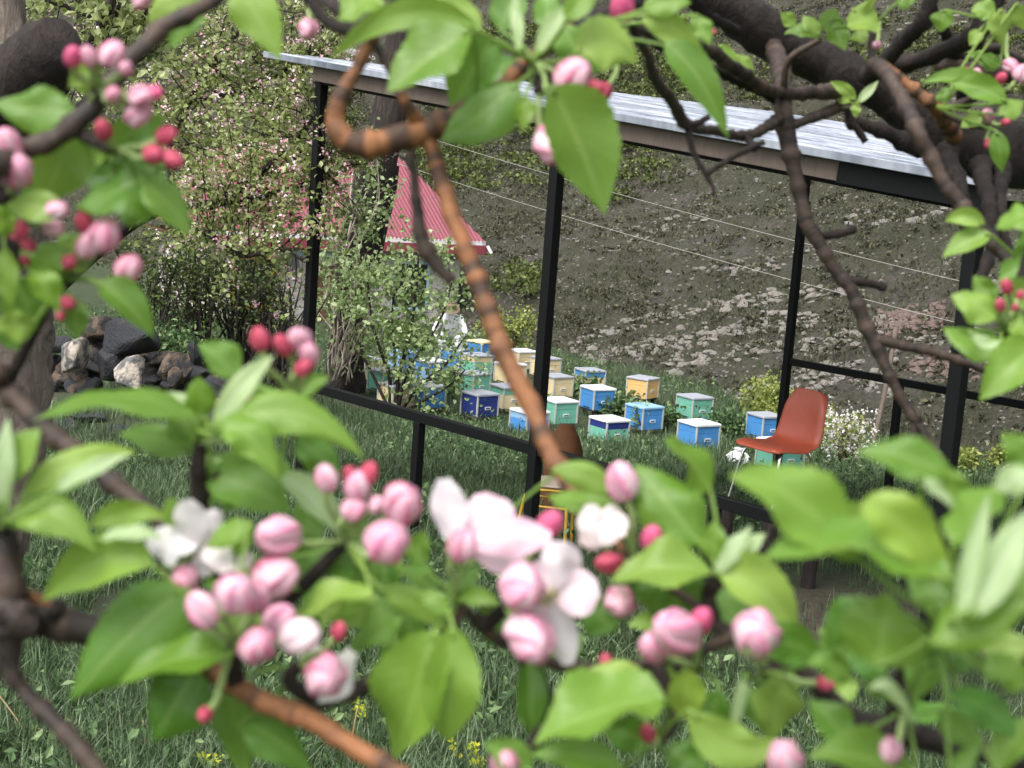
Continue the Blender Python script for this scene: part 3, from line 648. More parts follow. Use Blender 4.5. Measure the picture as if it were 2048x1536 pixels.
HV = [
 (957, 840, 'navy', 'navy', 'lid', 'navy blue beehive with grey lid, the darkest hive in the meadow', 38),
 (1192, 834, 'bluehive', 'bluehive', 'whitelid', 'blue beehive with white lid just beyond the middle steel post', 36),
 (1285, 866, 'bluehive', 'bluehive', 'paleblue', 'plain blue beehive with leafy stems standing in front of it', 42),
 (1385, 852, 'teal', 'teal', 'lid', 'mint green beehive with grey lid, last of its colour before the chair', 38),
 (1394, 897, 'bluehive', 'bluehive', 'whitelid', 'low blue beehive with pale lid below the mint hive', 40, .06),
 (1527, 884, 'bluehive', 'bluehive', 'lid', 'blue beehive half hidden behind the red chair', 38),
 (1216, 882, 'teal', 'navy', 'whitelid', 'low beehive with white lid, navy band and mint body sunk in grass', 40, .1),
 (1282, 810, 'orange', 'orange', 'lid', 'apricot yellow beehive with thin lid standing apart near the slope', 60),
 (1177, 786, 'cream', 'bluehive', 'lid', 'cream beehive with blue upper band right of the middle post', 31),
 (1089, 760, 'cream', 'cream', 'lid', 'cream beehive in the back row next to the middle post', 38),
 (1110, 800, 'cream', 'cream', 'lid', 'cream beehive partly behind the middle steel post', 38),
 (1115, 854, 'teal', 'teal', 'whitelid', 'mint beehive cut by the middle steel post', 38),
 (1012, 824, 'cream', 'teal', 'lid', 'cream beehive with mint upper band right of the navy hive', 34),
 (1018, 774, 'cream', 'cream', 'whitelid', 'cream beehive crossed by the orange twig in the middle rows', 38),
 (1042, 744, 'cream', 'cream', 'whitelid', 'cream beehive at the back beside the orange twig', 38),
 (952, 754, 'teal', 'cream', 'lid', 'mint beehive with cream upper band in the back row', 38),
 (944, 795, 'teal', 'teal', 'lid', 'mint beehive directly behind the navy one', 44),
 (960, 724, 'bluehive', 'bluehive', 'cream', 'blue beehive farthest back with a buff lid', 48),
 (906, 742, 'bluehive', 'bluehive', 'lid', 'bright blue beehive beside the person in white', 70),
 (860, 768, 'paleblue', 'bluehive', 'whitelid', 'pale blue beehive with white lid seen through the shrub leaves', 38),
 (790, 822, 'cream', 'cream', 'lid', 'cream beehive with grey lid behind the dark shrub stems', 38),
 (853, 822, 'bluehive', 'bluehive', 'whitelid', 'blue beehive low behind the leafy shrub', 38),
 (768, 790, 'teal', 'teal', 'lid', 'mint beehive left of the dark shrub stems', 38),
 (730, 765, 'cream', 'cream', 'lid', 'cream beehive beside the old leaning trunk', 38),
 (806, 748, 'paleblue', 'paleblue', 'paleblue', 'pale grey blue beehive behind the shrub stems', 38),
 (1057, 862, 'bluehive', 'paleblue', 'whitelid', 'low blue beehive with pale band sunk in the grass by the twig', 38, .12),
 (1556, 950, 'teal', 'teal', 'whitelid', 'mint beehive seen under the seat of the red chair', 38),
]
for h in HV:
    make_hive(h[0], h[1], h[2], h[3], h[4], h[5], h[6]+rng.uniform(-3, 3), h[7] if len(h) > 7 else 0.0, 1.0, .14 if h[2] == 'orange' or h[1] in (834, 852) else .08)

# ---- small white bag in the grass
p = G(1474, 926); th = np.linspace(0, 2*math.pi, 13)[:-1]; V = []; F = []
for k, (r, z) in enumerate(((.09, 0), (.15, .03), (.16, .08), (.11, .13), (.05, .16), (.07, .2))):
    for a in th: V.append(p+np.array([math.cos(a)*r*rng.uniform(.8, 1.2), math.sin(a)*r*rng.uniform(.7, 1.1), z+rng.uniform(-.012, .012)]))
for k in range(5):
    for j in range(12): F.append((k*12+j, k*12+(j+1) % 12, (k+1)*12+(j+1) % 12, (k+1)*12+j))
tags(obj('crumpled_bag', mesh('crumpled_bag', V, F, M['suit'], None, False)), 'small crumpled white bag in the grass before the chair', 'bag')

# ================================================================== chairs
def frame_of(fwd):
    f = nrm([fwd[0], fwd[1], 0]); l = np.array([-f[1], f[0], 0]); return np.stack([f, l, [0, 0, 1]], 1)
def shell_chair():
    seat = P(1556, 888, 10.7); z0 = seat[2]-.44; base = np.array([seat[0], seat[1], z0])
    R = frame_of((-.80, -.60)); o = empty('chair', base, 'red brown plastic shell chair on chrome legs', 'chair')
    prof = np.array([(.235, .418), (.225, .436), (.15, .445), (.05, .432), (-.08, .425), (-.155, .437), (-.195, .475), (-.222, .56), (-.243, .68), (-.262, .78), (-.268, .815), (-.275, .822)])
    prof = spline(np.c_[prof, np.zeros(len(prof))], .02)[:, :2]; n = len(prof); m = 15; V = []
    s = np.concatenate([[0], np.cumsum(np.linalg.norm(np.diff(prof, axis=0), axis=1))]); s /= s[-1]
    for i in range(n):
        t = s[i]; w = .215+.012*math.sin(min(t, .5)*math.pi*2)
        if t > .5: w = .222-.045*((t-.5)/.5)**1.5
        r = 1.0
        if t > .84: r = math.sqrt(max(.0, 1-((t-.84)/.165)**2))*.42+.58
        if t < .07: r = .80+.20*math.sqrt(max(0, 1-((.07-t)/.07)**2))
        tg = nrm(np.array([*(prof[min(i+1, n-1)]-prof[max(i-1, 0)])])) if True else 0
        nx, nz = tg[1], -tg[0]                                        # towards the sitter
        if nz < 0 and t < .4: nx, nz = -nx, -nz
        if t >= .4 and nx < 0: nx, nz = -nx, -nz
        for j in range(m):
            y = -1+2*j/(m-1); cup = .03*y*y*(1 if t > .42 else .55)*(1-sstep(.8, 1.0, t)); ed = -.035*max(0, abs(y)-.86)/.14
            V.append((prof[i, 0]+nx*(cup+ed), w*r*y, prof[i, 1]+nz*(cup+ed)))
    F = [(i*m+j, i*m+j+1, (i+1)*m+j+1, (i+1)*m+j) for i in range(n-1) for j in range(m-1)]
    V = np.asarray(V)@R.T+base; sh = obj('seat_shell', mesh('seat_shell', V, F, M['shell']), o)
    k = sh.modifiers.new('t', 'SOLIDIFY'); k.thickness = .012; k.offset = 0; k = sh.modifiers.new('s', 'SUBSURF'); k.levels = k.render_levels = 1
    for sx, sy in ((.13, 1), (.13, -1), (-.13, 1), (-.13, -1)):
        pts = spline([(sx*.3, sy*.1, .405), (sx*.9, sy*.15, .402), (sx*1.2, sy*.175, .37), (sx*1.75, sy*.215, 0.0)], .03)@R.T+base
        V, F, AA = tube(pts, .0115, 10); obj('leg', mesh('leg', V, F, M['chrome'], AA), o)
    mb = MB(); mb.bar(base+R@np.array([.06, -.12, .405]), base+R@np.array([.06, .12, .405]), .05, .014); mb.build('bracket', M['black'], o)
    return base, R
cb, cR = shell_chair()
for sx, sy, lab in ((1, 1, 'rough brown log propping the front left leg of the red chair'), (1, -1, 'rough brown log propping the front right leg of the red chair'), (-1, 1, 'rough brown log propping the rear left leg of the red chair'), (-1, -1, 'rough brown log propping the rear right leg of the red chair')):
    c = cb+cR@np.array([.2275*sx, .215*sy, 0]); zg = gh(c[0], c[1])
    V, F, AA = tube(np.array([[c[0], c[1], z] for z in np.linspace(zg-.1, cb[2], 8)]), [.06, .055, .053, .055, .052, .054, .052, .05], 14, True, .14)
    tags(obj('log_prop', mesh('log_prop', V, F, M['oldbark'], AA)), lab, 'log')

def tube_chair():
    seat = P(1107, 969, 11.3); zg = float(gh(seat[0], seat[1])); base = np.array([seat[0], seat[1], zg]); H = seat[2]-zg
    R = frame_of((.985, -.17)); o = empty('chair', base, 'old chair with ochre tube frame and grey wooden seat behind the middle post', 'chair')
    def T(*pts): return np.asarray(pts, float)@R.T+base
    for y in (-.17, .17):
        for nm, pts in (('leg', [(.15, y*1.1, 0), (.13, y, H*.9), (.09, y, H-.01), (-.12, y, H-.02), (-.17, y, H-.06), (-.195, y, H-.13)]), ('leg', [(-.235, y*1.1, 0), (-.215, y, H*.5), (-.19, y, H*.8), (-.16, y, H), (-.13, y, H+.235)]), ('stretcher', [(.14, y, H-.14), (-.19, y, H-.14)])):
            V, F, AA = tube(spline(T(*pts), .03), .0125 if nm == 'leg' else .008, 8); obj(nm, mesh(nm, V, F, M['yellow'], AA), o)
    V, F, AA = tube(T((-.132, -.17, H+.22), (-.132, .17, H+.22)), .009, 8); obj('back_bar', mesh('back_bar', V, F, M['yellow'], AA), o)
    V = []; m = 9
    for i in range(7):
        x = -1+2*i/6
        for j in range(m):
            y = -1+2*j/(m-1); V.append((x*.165*math.sqrt(1-.35*abs(y)**4), y*.19*math.sqrt(1-.35*abs(x)**4), H+.012-.012*(1-x*x)*(1-y*y)))
    F = [(i*m+j, i*m+j+1, (i+1)*m+j+1, (i+1)*m+j) for i in range(6) for j in range(m-1)]
    q = obj('seat', mesh('seat', np.asarray(V)@R.T+base, F, M['palewood']), o); k = q.modifiers.new('t', 'SOLIDIFY'); k.thickness = .014
tube_chair()
g = G(1130, 900, gh); dd = 13.2; c0 = P(1131, 880, dd); zg = float(gh(c0[0], c0[1])); zt = P(1131, 848, dd)[2]
hts = np.linspace(zg-.1, zt, 9); V, F, AA = tube(np.array([[c0[0], c0[1], z] for z in hts]), [.22, .2, .18, .172, .17, .168, .155, .125, .06], 18, True, .1)
tags(obj('tree_stump', mesh('tree_stump', V, F, M['ply'], AA)), 'round topped brown tree stump behind the middle post', 'stump')
def slat_chair():
    top = P(1470, 1012, 10.9); zg = float(gh(top[0], top[1])); base = np.array([top[0], top[1], zg]); H = top[2]-zg
    R = frame_of((.5, -.86)); o = empty('folding_chair', base, 'small folding chair with pale wooden slats and dark metal legs below the steel rail', 'chair')
    def T(*pts): return np.asarray(pts, float)@R.T+base
    for i in range(5):
        mb = MB(); mb.box((0, 0, 0), (.018, .3, .034), np.eye(3), .003); V = (np.concatenate(mb.V)+[-.16, -.12, H-.02-.042*i])@R.T+base
        obj('slat', mesh('slat', V, mb.F, M['palewood'], None, False), o)
    for i in range(4):
        mb = MB(); mb.box((0, 0, 0), (.07, .3, .016), np.eye(3), .003); V = (np.concatenate(mb.V)+[-.1+.08*i, -.12, H*.52])@R.T+base
        obj('slat', mesh('slat', V, mb.F, M['palewood'], None, False), o)
    for y in (-.25, .01):
        V, F, AA = tube(T((-.18, y, H), (.2, y, 0)), .009, 6); obj('leg', mesh('leg', V, F, M['black'], AA), o)
        V, F, AA = tube(T((.16, y*.9, H*.52), (-.2, y*.9, 0)), .009, 6); obj('leg', mesh('leg', V, F, M['black'], AA), o)
slat_chair()
# ---- dull red bench half hidden by the left rosette
p = G(520, 880); R = frame_of((.3, -.95)); p = np.array([*p[:2], gh(p[0], p[1])])
bn = empty('low_bench', p, 'low dull red bench partly hidden behind the leaf rosette', 'bench')
q = P(520, 805, PX(p)[2]); hz = q[2]-p[2]
mb = MB(); mb.box((0, 0, 0), (.3, 1.0, .05), np.eye(3), .006); obj('seat', mesh('seat', (np.concatenate(mb.V)+[0, 0, hz])@R.T+p, mb.F, M['redpaint'], None, False), bn)
for y in (-.42, .42):
    mb = MB(); mb.box((0, 0, 0), (.26, .05, hz-.0255+.03), np.eye(3), .005); obj('leg', mesh('leg', (np.concatenate(mb.V)+[0, y, (hz-.0255-.03)/2])@R.T+p, mb.F, M['brownpaint'], None, False), bn)

# ================================================================== rock heap
def rock(p, s, mat, label, seed, sq=(1, 1, 1), name='boulder'):
    r = np.random.default_rng(seed); import bmesh
    bm = bmesh.new(); pts = r.normal(size=(16, 3)); pts /= np.linalg.norm(pts, axis=1)[:, None]; pts *= r.uniform(.75, 1.1, (16, 1))
    for v in pts*s*np.asarray(sq): bm.verts.new(v)
    bmesh.ops.convex_hull(bm, input=bm.verts); bmesh.ops.delete(bm, geom=[v for v in bm.verts if not v.link_faces], context='VERTS')
    bmesh.ops.bevel(bm, geom=list(bm.edges), offset=s*.05, segments=1, affect='EDGES', profile=.5)
    me = bpy.data.meshes.new(name); bm.to_mesh(me); bm.free(); me.materials.append(M[mat])
    o = bpy.data.objects.new(name, me); col.objects.link(o); o.location = tuple(p); o.rotation_euler = r.uniform(-.4, .4, 3)
    return tags(o, label, 'rock', 'boulders of the rock heap')
RD = 18.5
RK = [(152, 712, 46, 'palerock', 'large boulder with pale pinkish lichen face in the heap', (.9, .9, 1.1), 0),
      (262, 690, 62, 'basalt', 'biggest black angular boulder on top of the heap', (1, .9, 1.15), .2),
      (205, 655, 48, 'tanrock', 'brownish rounded boulder at the back of the heap', (1.2, .9, .8), .6),
      (215, 725, 42, 'basalt', 'black boulder right of the pale lichen one', (1.1, .9, .9), .1),
      (330, 722, 40, 'tanrock', 'tan sloping slab at the crest of the heap', (1.5, .8, .5), .3),
      (268, 745, 44, 'palerock', 'grey wedge boulder with tan top edge at the front of the heap', (1.1, .8, .9), -.4),
      (352, 735, 36, 'tanrock', 'tan faced boulder at the far end of the heap', (1.1, .8, 1), -.1),
      (385, 705, 28, 'basalt', 'upright black boulder at the far end of the heap', (.8, .8, 1.2), .3),
      (118, 690, 34, 'basalt', 'smooth dark grey boulder above the pale lichen one', (1.2, .9, .7), .4),
      (350, 755, 26, 'tanrock', 'small ochre speckled stone low in the heap', (.7, .7, 1), -.5)]
for k, (x, y, r, mt, lab, sq, dd) in enumerate(RK):
    p = P(x, y, RD+dd); rock(p, r*RD/FPX, mt, lab, 100+k, sq)
for k in range(52):
    x = rng.uniform(95, 430); top = float(np.interp(x, [95, 150, 210, 280, 330, 380, 430], [700, 672, 650, 660, 712, 722, 745])); y = rng.uniform(top+18, 785); s = rng.uniform(22, 40)
    p = P(x, y, RD+.15+(785-y)*.006+rng.uniform(0, .2)); rock(p, s*RD/FPX, rng.choice(['basalt', 'basalt', 'basalt', 'tanrock']), 'dark angular stone filling the rock heap', 200+k, (1.1, .9, .8), 'stone')
for k, (x, y, s) in enumerate(((180, 830, 40), (240, 850, 26), (130, 845, 30), (395, 765, 26), (425, 770, 22))):
    p = G(x, y+10); rock(p, s*PX(p)[2]/FPX, 'basalt', 'dark stone lying in the grass in front of the rock heap', 300+k, (1.3, .9, .6), 'stone')

# ================================================================== person crouching among the hives
def person():
    g = G(893, 742); base = np.array([g[0], g[1]+1.1, gh(g[0], g[1]+1.1)])
    o = empty('person', base, 'person in a white protective suit bending down among the hives behind the shrub', 'person')
    J = dict(pel=(0, .05, .62), chest=(-.02, -.22, .86), neck=(-.03, -.34, 1.0), head=(-.04, -.42, 1.1), sl=(-.2, -.22, .92), el=(-.34, -.35, .66), hl=(-.22, -.55, .55), sr=(.18, -.25, .92), er=(.3, -.38, .66), hr=(.12, -.58, .56),
             hipl=(-.12, .05, .58), kl=(-.17, -.25, .42), al=(-.15, .08, .08), fl=(-.16, -.1, .03), hipr=(.12, .05, .58), kr=(.18, -.22, .4), ar=(.15, .12, .08), fr=(.16, -.06, .03))
    Rr = dict(pel=.16, chest=.17, neck=.07, head=.1, sl=.085, el=.06, hl=.045, sr=.085, er=.06, hr=.045, hipl=.11, kl=.09, al=.06, fl=.05, hipr=.11, kr=.09, ar=.06, fr=.05)
    names = list(J); E = [('pel', 'chest'), ('chest', 'neck'), ('neck', 'head'), ('chest', 'sl'), ('sl', 'el'), ('el', 'hl'), ('chest', 'sr'), ('sr', 'er'), ('er', 'hr'), ('pel', 'hipl'), ('hipl', 'kl'), ('kl', 'al'), ('al', 'fl'), ('pel', 'hipr'), ('hipr', 'kr'), ('kr', 'ar'), ('ar', 'fr')]
    me = bpy.data.meshes.new('body'); me.from_pydata([J[n] for n in names], [(names.index(a), names.index(b)) for a, b in E], [])
    b = bpy.data.objects.new('body', me); col.objects.link(b); b.parent = o
    sk = b.modifiers.new('skin', 'SKIN'); sk.use_smooth_shade = True
    for v, n in zip(me.skin_vertices[0].data, names): v.radius = (Rr[n], Rr[n]); v.use_root = n == 'pel'
    ss = b.modifiers.new('sub', 'SUBSURF'); ss.levels = ss.render_levels = 2; me.materials.append(M['suit'])
    mb = MB(); th = np.linspace(0, 2*math.pi, 17)[:-1]; V = []; F = []
    pr = [(.20, -.005), (.19, .0), (.115, .03), (.11, .09), (.085, .12), (.01, .13)]
    for r, z in pr:
        for a in th: V.append((r*math.cos(a), r*math.sin(a), z))
    for k in range(len(pr)-1):
        for j in range(16): F.append((k*16+j, k*16+(j+1) % 16, (k+1)*16+(j+1) % 16, (k+1)*16+j))
    h = obj('hat', mesh('hat', V, F, M['veil']), b, False); h.location = (-.04, -.45, 1.15); h.rotation_euler = (.5, .1, 0)
person()

# ================================================================== trees and shrubs of the middle distance
def twigs_from(paths, n, lo, hi, upb=.4, rad=.008, start=.15):
    """random curved twigs starting on the limb paths; returns twig polylines"""
    out = []
    al = [p for p in paths]
    wts = np.array([np.sum(np.linalg.norm(np.diff(p[:, :3], axis=0), axis=1)) for p in al]); wts = wts/wts.sum()
    for _ in range(n):
        p = al[rng.choice(len(al), p=wts)]; k = int(len(p)*(start+(1-start)*rng.random())); k = min(k, len(p)-1)
        a = p[k, :3]; dr = rng.normal(size=3); dr[2] += upb; dr = nrm(dr); L = rng.uniform(lo, hi); b = nrm(dr+rng.normal(size=3)*.5+[0, 0, .25])
        out.append(np.array([a, a+dr*L*.35, a+dr*L*.6+b*L*.15, a+dr*L*.7+b*L*.4]))
    return out
def woody(name, tree, paths, twigs, mat, tr=.006, sides=7):
    mb = MB()
    for p in paths: mb.tube(p[:, :3], p[:, 3], sides, True, .12)
    for t in twigs: mb.tube(spline(t, .12), np.linspace(tr, tr*.4, len(spline(t, .12))), 4, False)
    return mb.build(name, M[mat], tree, True)
def pxpath(pts, step=.12):
    """(px, py, depth, radius in px) -> world polyline with radius in metres"""
    return spline(np.array([[*P(x, y, d), r*d/FPX] for x, y, d, r in pts]), step)
def cloud_on(twigs, per, spread, tip=1.0):
    C = []
    for t in twigs:
        s = rng.random(per)**.7*.9+.1; i = np.clip(s*(len(t)-1), 0, len(t)-1.001); k = i.astype(int); f = (i-k)[:, None]
        C.append(t[k]*(1-f)+t[k+1]*f+rng.normal(size=(per, 3))*spread)
    return np.concatenate(C)
def blossoms(centres, size, per, spread):
    C = np.repeat(centres, per, 0)+rng.normal(size=(len(centres)*per, 3))*spread
    return leafcloud(C, size, 1.0, .6, .5, .4)
def cleaf(name, V, F, A, mat, parent): return obj(name, mesh(name, V, F, M[mat], A, False), parent)

# ---- blossoming apple tree behind the left branches
base = G(232, 905); base = np.array([*P(40, 880, 13.2)[:2], 0]); base[2] = gh(base[0], base[1])
ap = empty('apple_tree', base, 'blossoming apple tree with pink buds spreading before the red roof', 'tree')
D0 = 13.0
limbs = [pxpath([(*PX(base)[:2], 13.2, 26), (48, 700, 13.1, 22), (90, 600, 13, 20), (180, 510, 13, 18), (270, 440, 13, 16), (350, 405, 13, 14)]),
         pxpath([(350, 405, 13, 12), (420, 410, 12.8, 11), (490, 367, 12.6, 9), (560, 310, 12.4, 6), (628, 235, 12.2, 4)]),
         pxpath([(350, 405, 13, 11), (335, 300, 13.1, 8), (380, 200, 13.2, 6), (450, 100, 13.2, 5), (520, 0, 13.2, 4)]),
         pxpath([(420, 410, 12.8, 8), (520, 392, 12.5, 6), (600, 372, 12.3, 5), (665, 330, 12, 3)]),
         pxpath([(335, 300, 13.1, 7), (250, 200, 13.5, 5), (180, 110, 13.6, 4), (150, 10, 13.6, 4)]),
         pxpath([(350, 425, 12.9, 7), (420, 470, 12.6, 6), (480, 512, 12.4, 5), (560, 498, 12.2, 4), (605, 520, 12.1, 3)]),
         pxpath([(380, 200, 13.2, 5), (500, 180, 13.3, 4), (600, 120, 13.4, 3), (700, 60, 13.5, 3)]),
         pxpath([(490, 367, 12.6, 6), (540, 260, 13.2, 4), (600, 190, 13.4, 3), (680, 120, 13.6, 3)]),
         pxpath([(560, 310, 12.4, 5), (640, 330, 12.6, 3), (700, 300, 12.9, 3)])]
tw = twigs_from(limbs[1:], 330, .25, .75, .5)
tw2 = [t for t in tw]
woody('trunk', ap, limbs, tw, 'oldbark', .007)
C = cloud_on(tw, 42, .055); u = np.array([PX(c)[0] for c in C]); C = C[(u < 745)]
V, F, A = leafcloud(C, .034, 1.5, .4); cleaf('crown', V, F, A, 'crown', ap)
tips = np.array([t[rng.integers(1, 4)]+rng.normal(size=3)*.04 for t in tw for _ in range(4) if rng.random() < .9])
V, F, A = blossoms(tips[rng.random(len(tips)) < .7], .025, 8, .026); cleaf('blossoms', V, F, A, 'blossom', ap)
wb = np.array([P(605+rng.normal()*18, 150+rng.normal()*14, 13.4) for _ in range(46)]+[P(700+rng.normal()*12, 108+rng.normal()*8, 13.4) for _ in range(10)])
V, F, A = blossoms(wb, .035, 6, .02); cleaf('white_blossoms', V, F, A, 'whiteblossom', ap)

# ---- nearer apple tree whose leafy top shows between the upper left branches
b2 = P(0, 900, 8.4); b2[2] = gh(b2[0], b2[1])
ap2 = empty('apple_tree', b2, 'leafy apple tree top with sparse buds at the upper left', 'tree')
limbs = [pxpath([(*PX(b2)[:2], 8.4, 40), (5, 640, 8.3, 34), (20, 420, 8.2, 26), (70, 260, 8.1, 20), (165, 110, 8, 14), (205, 40, 7.9, 11), (245, -40, 7.8, 8)]),
         pxpath([(110, 250, 8.1, 14), (60, 120, 8.4, 9), (40, 20, 8.5, 7)]), pxpath([(165, 110, 8, 9), (230, 60, 8.1, 7), (300, 20, 8.2, 5), (380, -20, 8.3, 4)]),
         pxpath([(205, 40, 7.9, 8), (150, 20, 8, 5), (90, 0, 8, 4)]), pxpath([(110, 250, 8.1, 9), (200, 180, 8.3, 6), (290, 110, 8.5, 5), (380, 60, 8.6, 4)]), pxpath([(240, 5, 7.9, 4), (222, 70, 7.9, 4), (212, 130, 7.9, 3)])]
tw = twigs_from(limbs[1:], 130, .15, .42, .4); woody('trunk', ap2, limbs, tw, 'bark', .004)
C = cloud_on(tw, 20, .035); uvp = np.array([PX(c)[:2] for c in C]); C = C[(uvp[:, 1] < 160) & (uvp[:, 0] < 400)]
V, F, A = leafcloud(C, .036, 1.5, .4); cleaf('crown', V, F, A, 'crown', ap2)
tips = np.array([t[3] for t in tw if PX(t[3])[1] < 170]); V, F, A = blossoms(tips[:70], .014, 6, .014); cleaf('blossoms', V, F, A, 'blossom', ap2)

# ---- dark shrub thicket between the rocks and the house: four bushes
for k, (x, y, d, hw, top, lab) in enumerate(((300, 730, 20.5, 75, 470, 'dark twiggy bush behind the boulder heap, leftmost of the thicket'), (395, 735, 21.0, 75, 455, 'dark twiggy bush in the middle of the thicket by the heap'),
                                            (480, 740, 21.6, 70, 480, 'dark twiggy bush of the thicket in front of the stone wall'), (560, 745, 21.4, 50, 540, 'thin bare twigged bush beside the first steel post'))):
    b = P(x, y, d); b[2] = gh(b[0], b[1]); o = empty('thicket_bush', b, lab, 'bush', 'dark bushes of the thicket'); st = []
    for _ in range(26):
        x1 = x+rng.normal()*hw*.7; t = top+rng.uniform(0, 120); st.append(pxpath([(x+rng.normal()*hw*.35, PX(b)[1]+4, d+rng.normal()*.3, 2.6), (x+(x1-x)*.5+rng.normal()*10, (y+t)/2, d+rng.normal()*.3, 2.2), (x1, t, d+rng.normal()*.4, 1.4)], .25))
    tw = twigs_from(st, 130, .2, .6, .5); woody('stems', o, st, tw, 'oldbark', .006, 5)
    C = cloud_on(tw, 40 if k < 3 else 12, .07); v = np.array([PX(c)[1] for c in C]); C = C[rng.random(len(C)) < np.clip((690-v)/170, .12, 1)]
    V, F, A = leafcloud(C, .04, 1.4, .4); cleaf('foliage', V, F, A, 'darkshrub', o)
p = G(330, 720); b = P(345, 735, 19.6); C = b+rng.normal(size=(2200, 3))*np.array([.35, .3, .09]); b[2] = gh(b[0], b[1])
o = empty('ground_shrub', b, 'low bright green plant mound at the crest of the heap', 'plant'); C = P(335, 690, 19.7)+rng.normal(size=(1800, 3))*np.array([.22, .25, .12]); C[:, 2] = np.maximum(C[:, 2], b[2])
V, F, A = leafcloud(C, .035, 2.2, .2); cleaf('foliage', V, F, A, 'weeds', o)
V, F, AA = tube(spline([b, P(335, 690, 19.7)], .1), .03, 6); obj('stem', mesh('stem', V, F, M['oldbark'], AA), o)

# ---- old leaning trunk with fresh sprouts
b = G(690, 786); b[2] = gh(b[0], b[1]); DT = PX(b)[2]
pop = empty('old_tree', b, 'old leaning dark trunk with fresh pale green sprouts behind the first steel post', 'tree')
limbs = [pxpath([(*PX(b)[:2], DT+0.0, 40), (692, 700, DT+0.0, 36), (700, 600, DT+0.0, 33), (712, 500, DT+0.0, 33), (735, 400, DT+0.0, 36), (762, 300, DT-0.1, 36), (785, 200, DT-.2, 33), (800, 80, DT-.3, 28), (812, -60, DT-.4, 22)], .2),
         pxpath([(735, 560, DT+0.4, 22), (752, 470, DT+0.3, 20), (770, 400, DT+0.2, 18), (780, 330, DT+0.1, 20)], .2)]
spr = []
for _ in range(46):
    y0 = rng.uniform(430, 760); x0 = 692+max(0, 560-y0)*.22+rng.uniform(-20, 20); sx = rng.choice([-1, 1, 1]); spr.append(pxpath([(x0, y0, DT-.2+rng.normal()*.3, 2), (x0+sx*rng.uniform(8, 30), y0-rng.uniform(30, 60), DT-.3+rng.normal()*.35, 1.6), (x0+sx*rng.uniform(15, 60), y0-rng.uniform(70, 150), DT-.4+rng.normal()*.5, 1)], .2))
tw = twigs_from(spr, 150, .2, .62, .4)
mb = MB()
for p in limbs: mb.tube(p[:, :3], p[:, 3], 16, True, .22)
mb.build('trunk', M['oldbark'], pop, True)
for _ in range(20):
    x0 = rng.uniform(645, 715); y0 = rng.uniform(690, 775); x1 = x0+rng.uniform(-15, 80); y1 = y0-rng.uniform(70, 190); spr.append(pxpath([(x0, y0, DT-.6, 1.7), (x0+(x1-x0)*.25+rng.normal()*7, y0+(y1-y0)*.4, DT-.7+rng.normal()*.15, 1.4), (x0+(x1-x0)*.55+rng.normal()*8, y0+(y1-y0)*.7, DT-.8+rng.normal()*.2, 1.1), (x1, y1, DT-.8+rng.normal()*.2, .7)], .2))
woody('sprouts', pop, spr, tw, 'palestem', .004, 5)
C = cloud_on(tw, 16, .085); uvp = np.array([PX(c)[:2] for c in C]); C = C[rng.random(len(C)) < np.where(uvp[:, 1] > 620, .25, 1)]
V, F, A = leafcloud(C, .068, 1.25, .3); cleaf('crown', V, F, A, 'birch', pop)
# upper part of the same row: twig curtain right of the trunk top
# ---- leafy young shrub in front of the hives
b = G(794, 826); b[2] = gh(b[0], b[1]); DS = PX(b)[2]; yb = PX(b)[1]
sh = empty('young_shrub', b, 'many stemmed leafy green shrub growing in front of the hives', 'shrub')
st = [pxpath([(785+rng.normal()*5, yb, DS+0.0, 5), (780, 760, DS+0.0, 4.5), (768, 720, DS+0.0, 4), (745, 650, DS+0.0, 3), (735, 560, DS+0.0, 2)], .2), pxpath([(790, yb, DS+0.0, 5), (800, 740, DS-0.1, 4.5), (815, 690, DS-0.1, 4), (830, 600, DS-0.2, 3), (838, 500, DS-0.2, 2)], .2),
      pxpath([(795, yb, DS+0.0, 5), (812, 750, DS-0.2, 4), (850, 690, DS-0.3, 3), (885, 630, DS-0.4, 2.4), (905, 560, DS-0.4, 1.6)], .2), pxpath([(800, yb, DS+0.0, 4), (840, 770, DS-0.3, 3), (890, 730, DS-0.4, 2.4), (925, 680, DS-0.4, 1.6)], .2),
      pxpath([(788, yb, DS+0.0, 4), (790, 720, DS+0.1, 3), (785, 620, DS+0.2, 2.5), (800, 500, DS+0.2, 2)], .2), pxpath([(800, yb, DS+0.0, 3.5), (850, 800, DS-0.4, 2.6), (900, 770, DS-0.5, 2), (930, 740, DS-0.5, 1.5)], .2),
      pxpath([(782, yb, DS+0.0, 4), (750, 760, DS+0.2, 3), (722, 700, DS+0.3, 2.5), (700, 620, DS+0.3, 1.6)], .2)]
tw = twigs_from(st, 170, .25, .7, .3, start=.3); woody('stems', sh, st, tw, 'bark', .0045, 6)
C = cloud_on(tw, 24, .10); uvp = np.array([PX(c)[:2] for c in C]); keep = rng.random(len(C)) < np.where((uvp[:, 0] < 770) & (uvp[:, 1] > 640), .3, np.where(uvp[:, 1] > 700, .55, 1)); C = C[keep]
V, F, A = leafcloud(C, .064, 1.25, .3); cleaf('foliage', V, F, A, 'birch', sh)

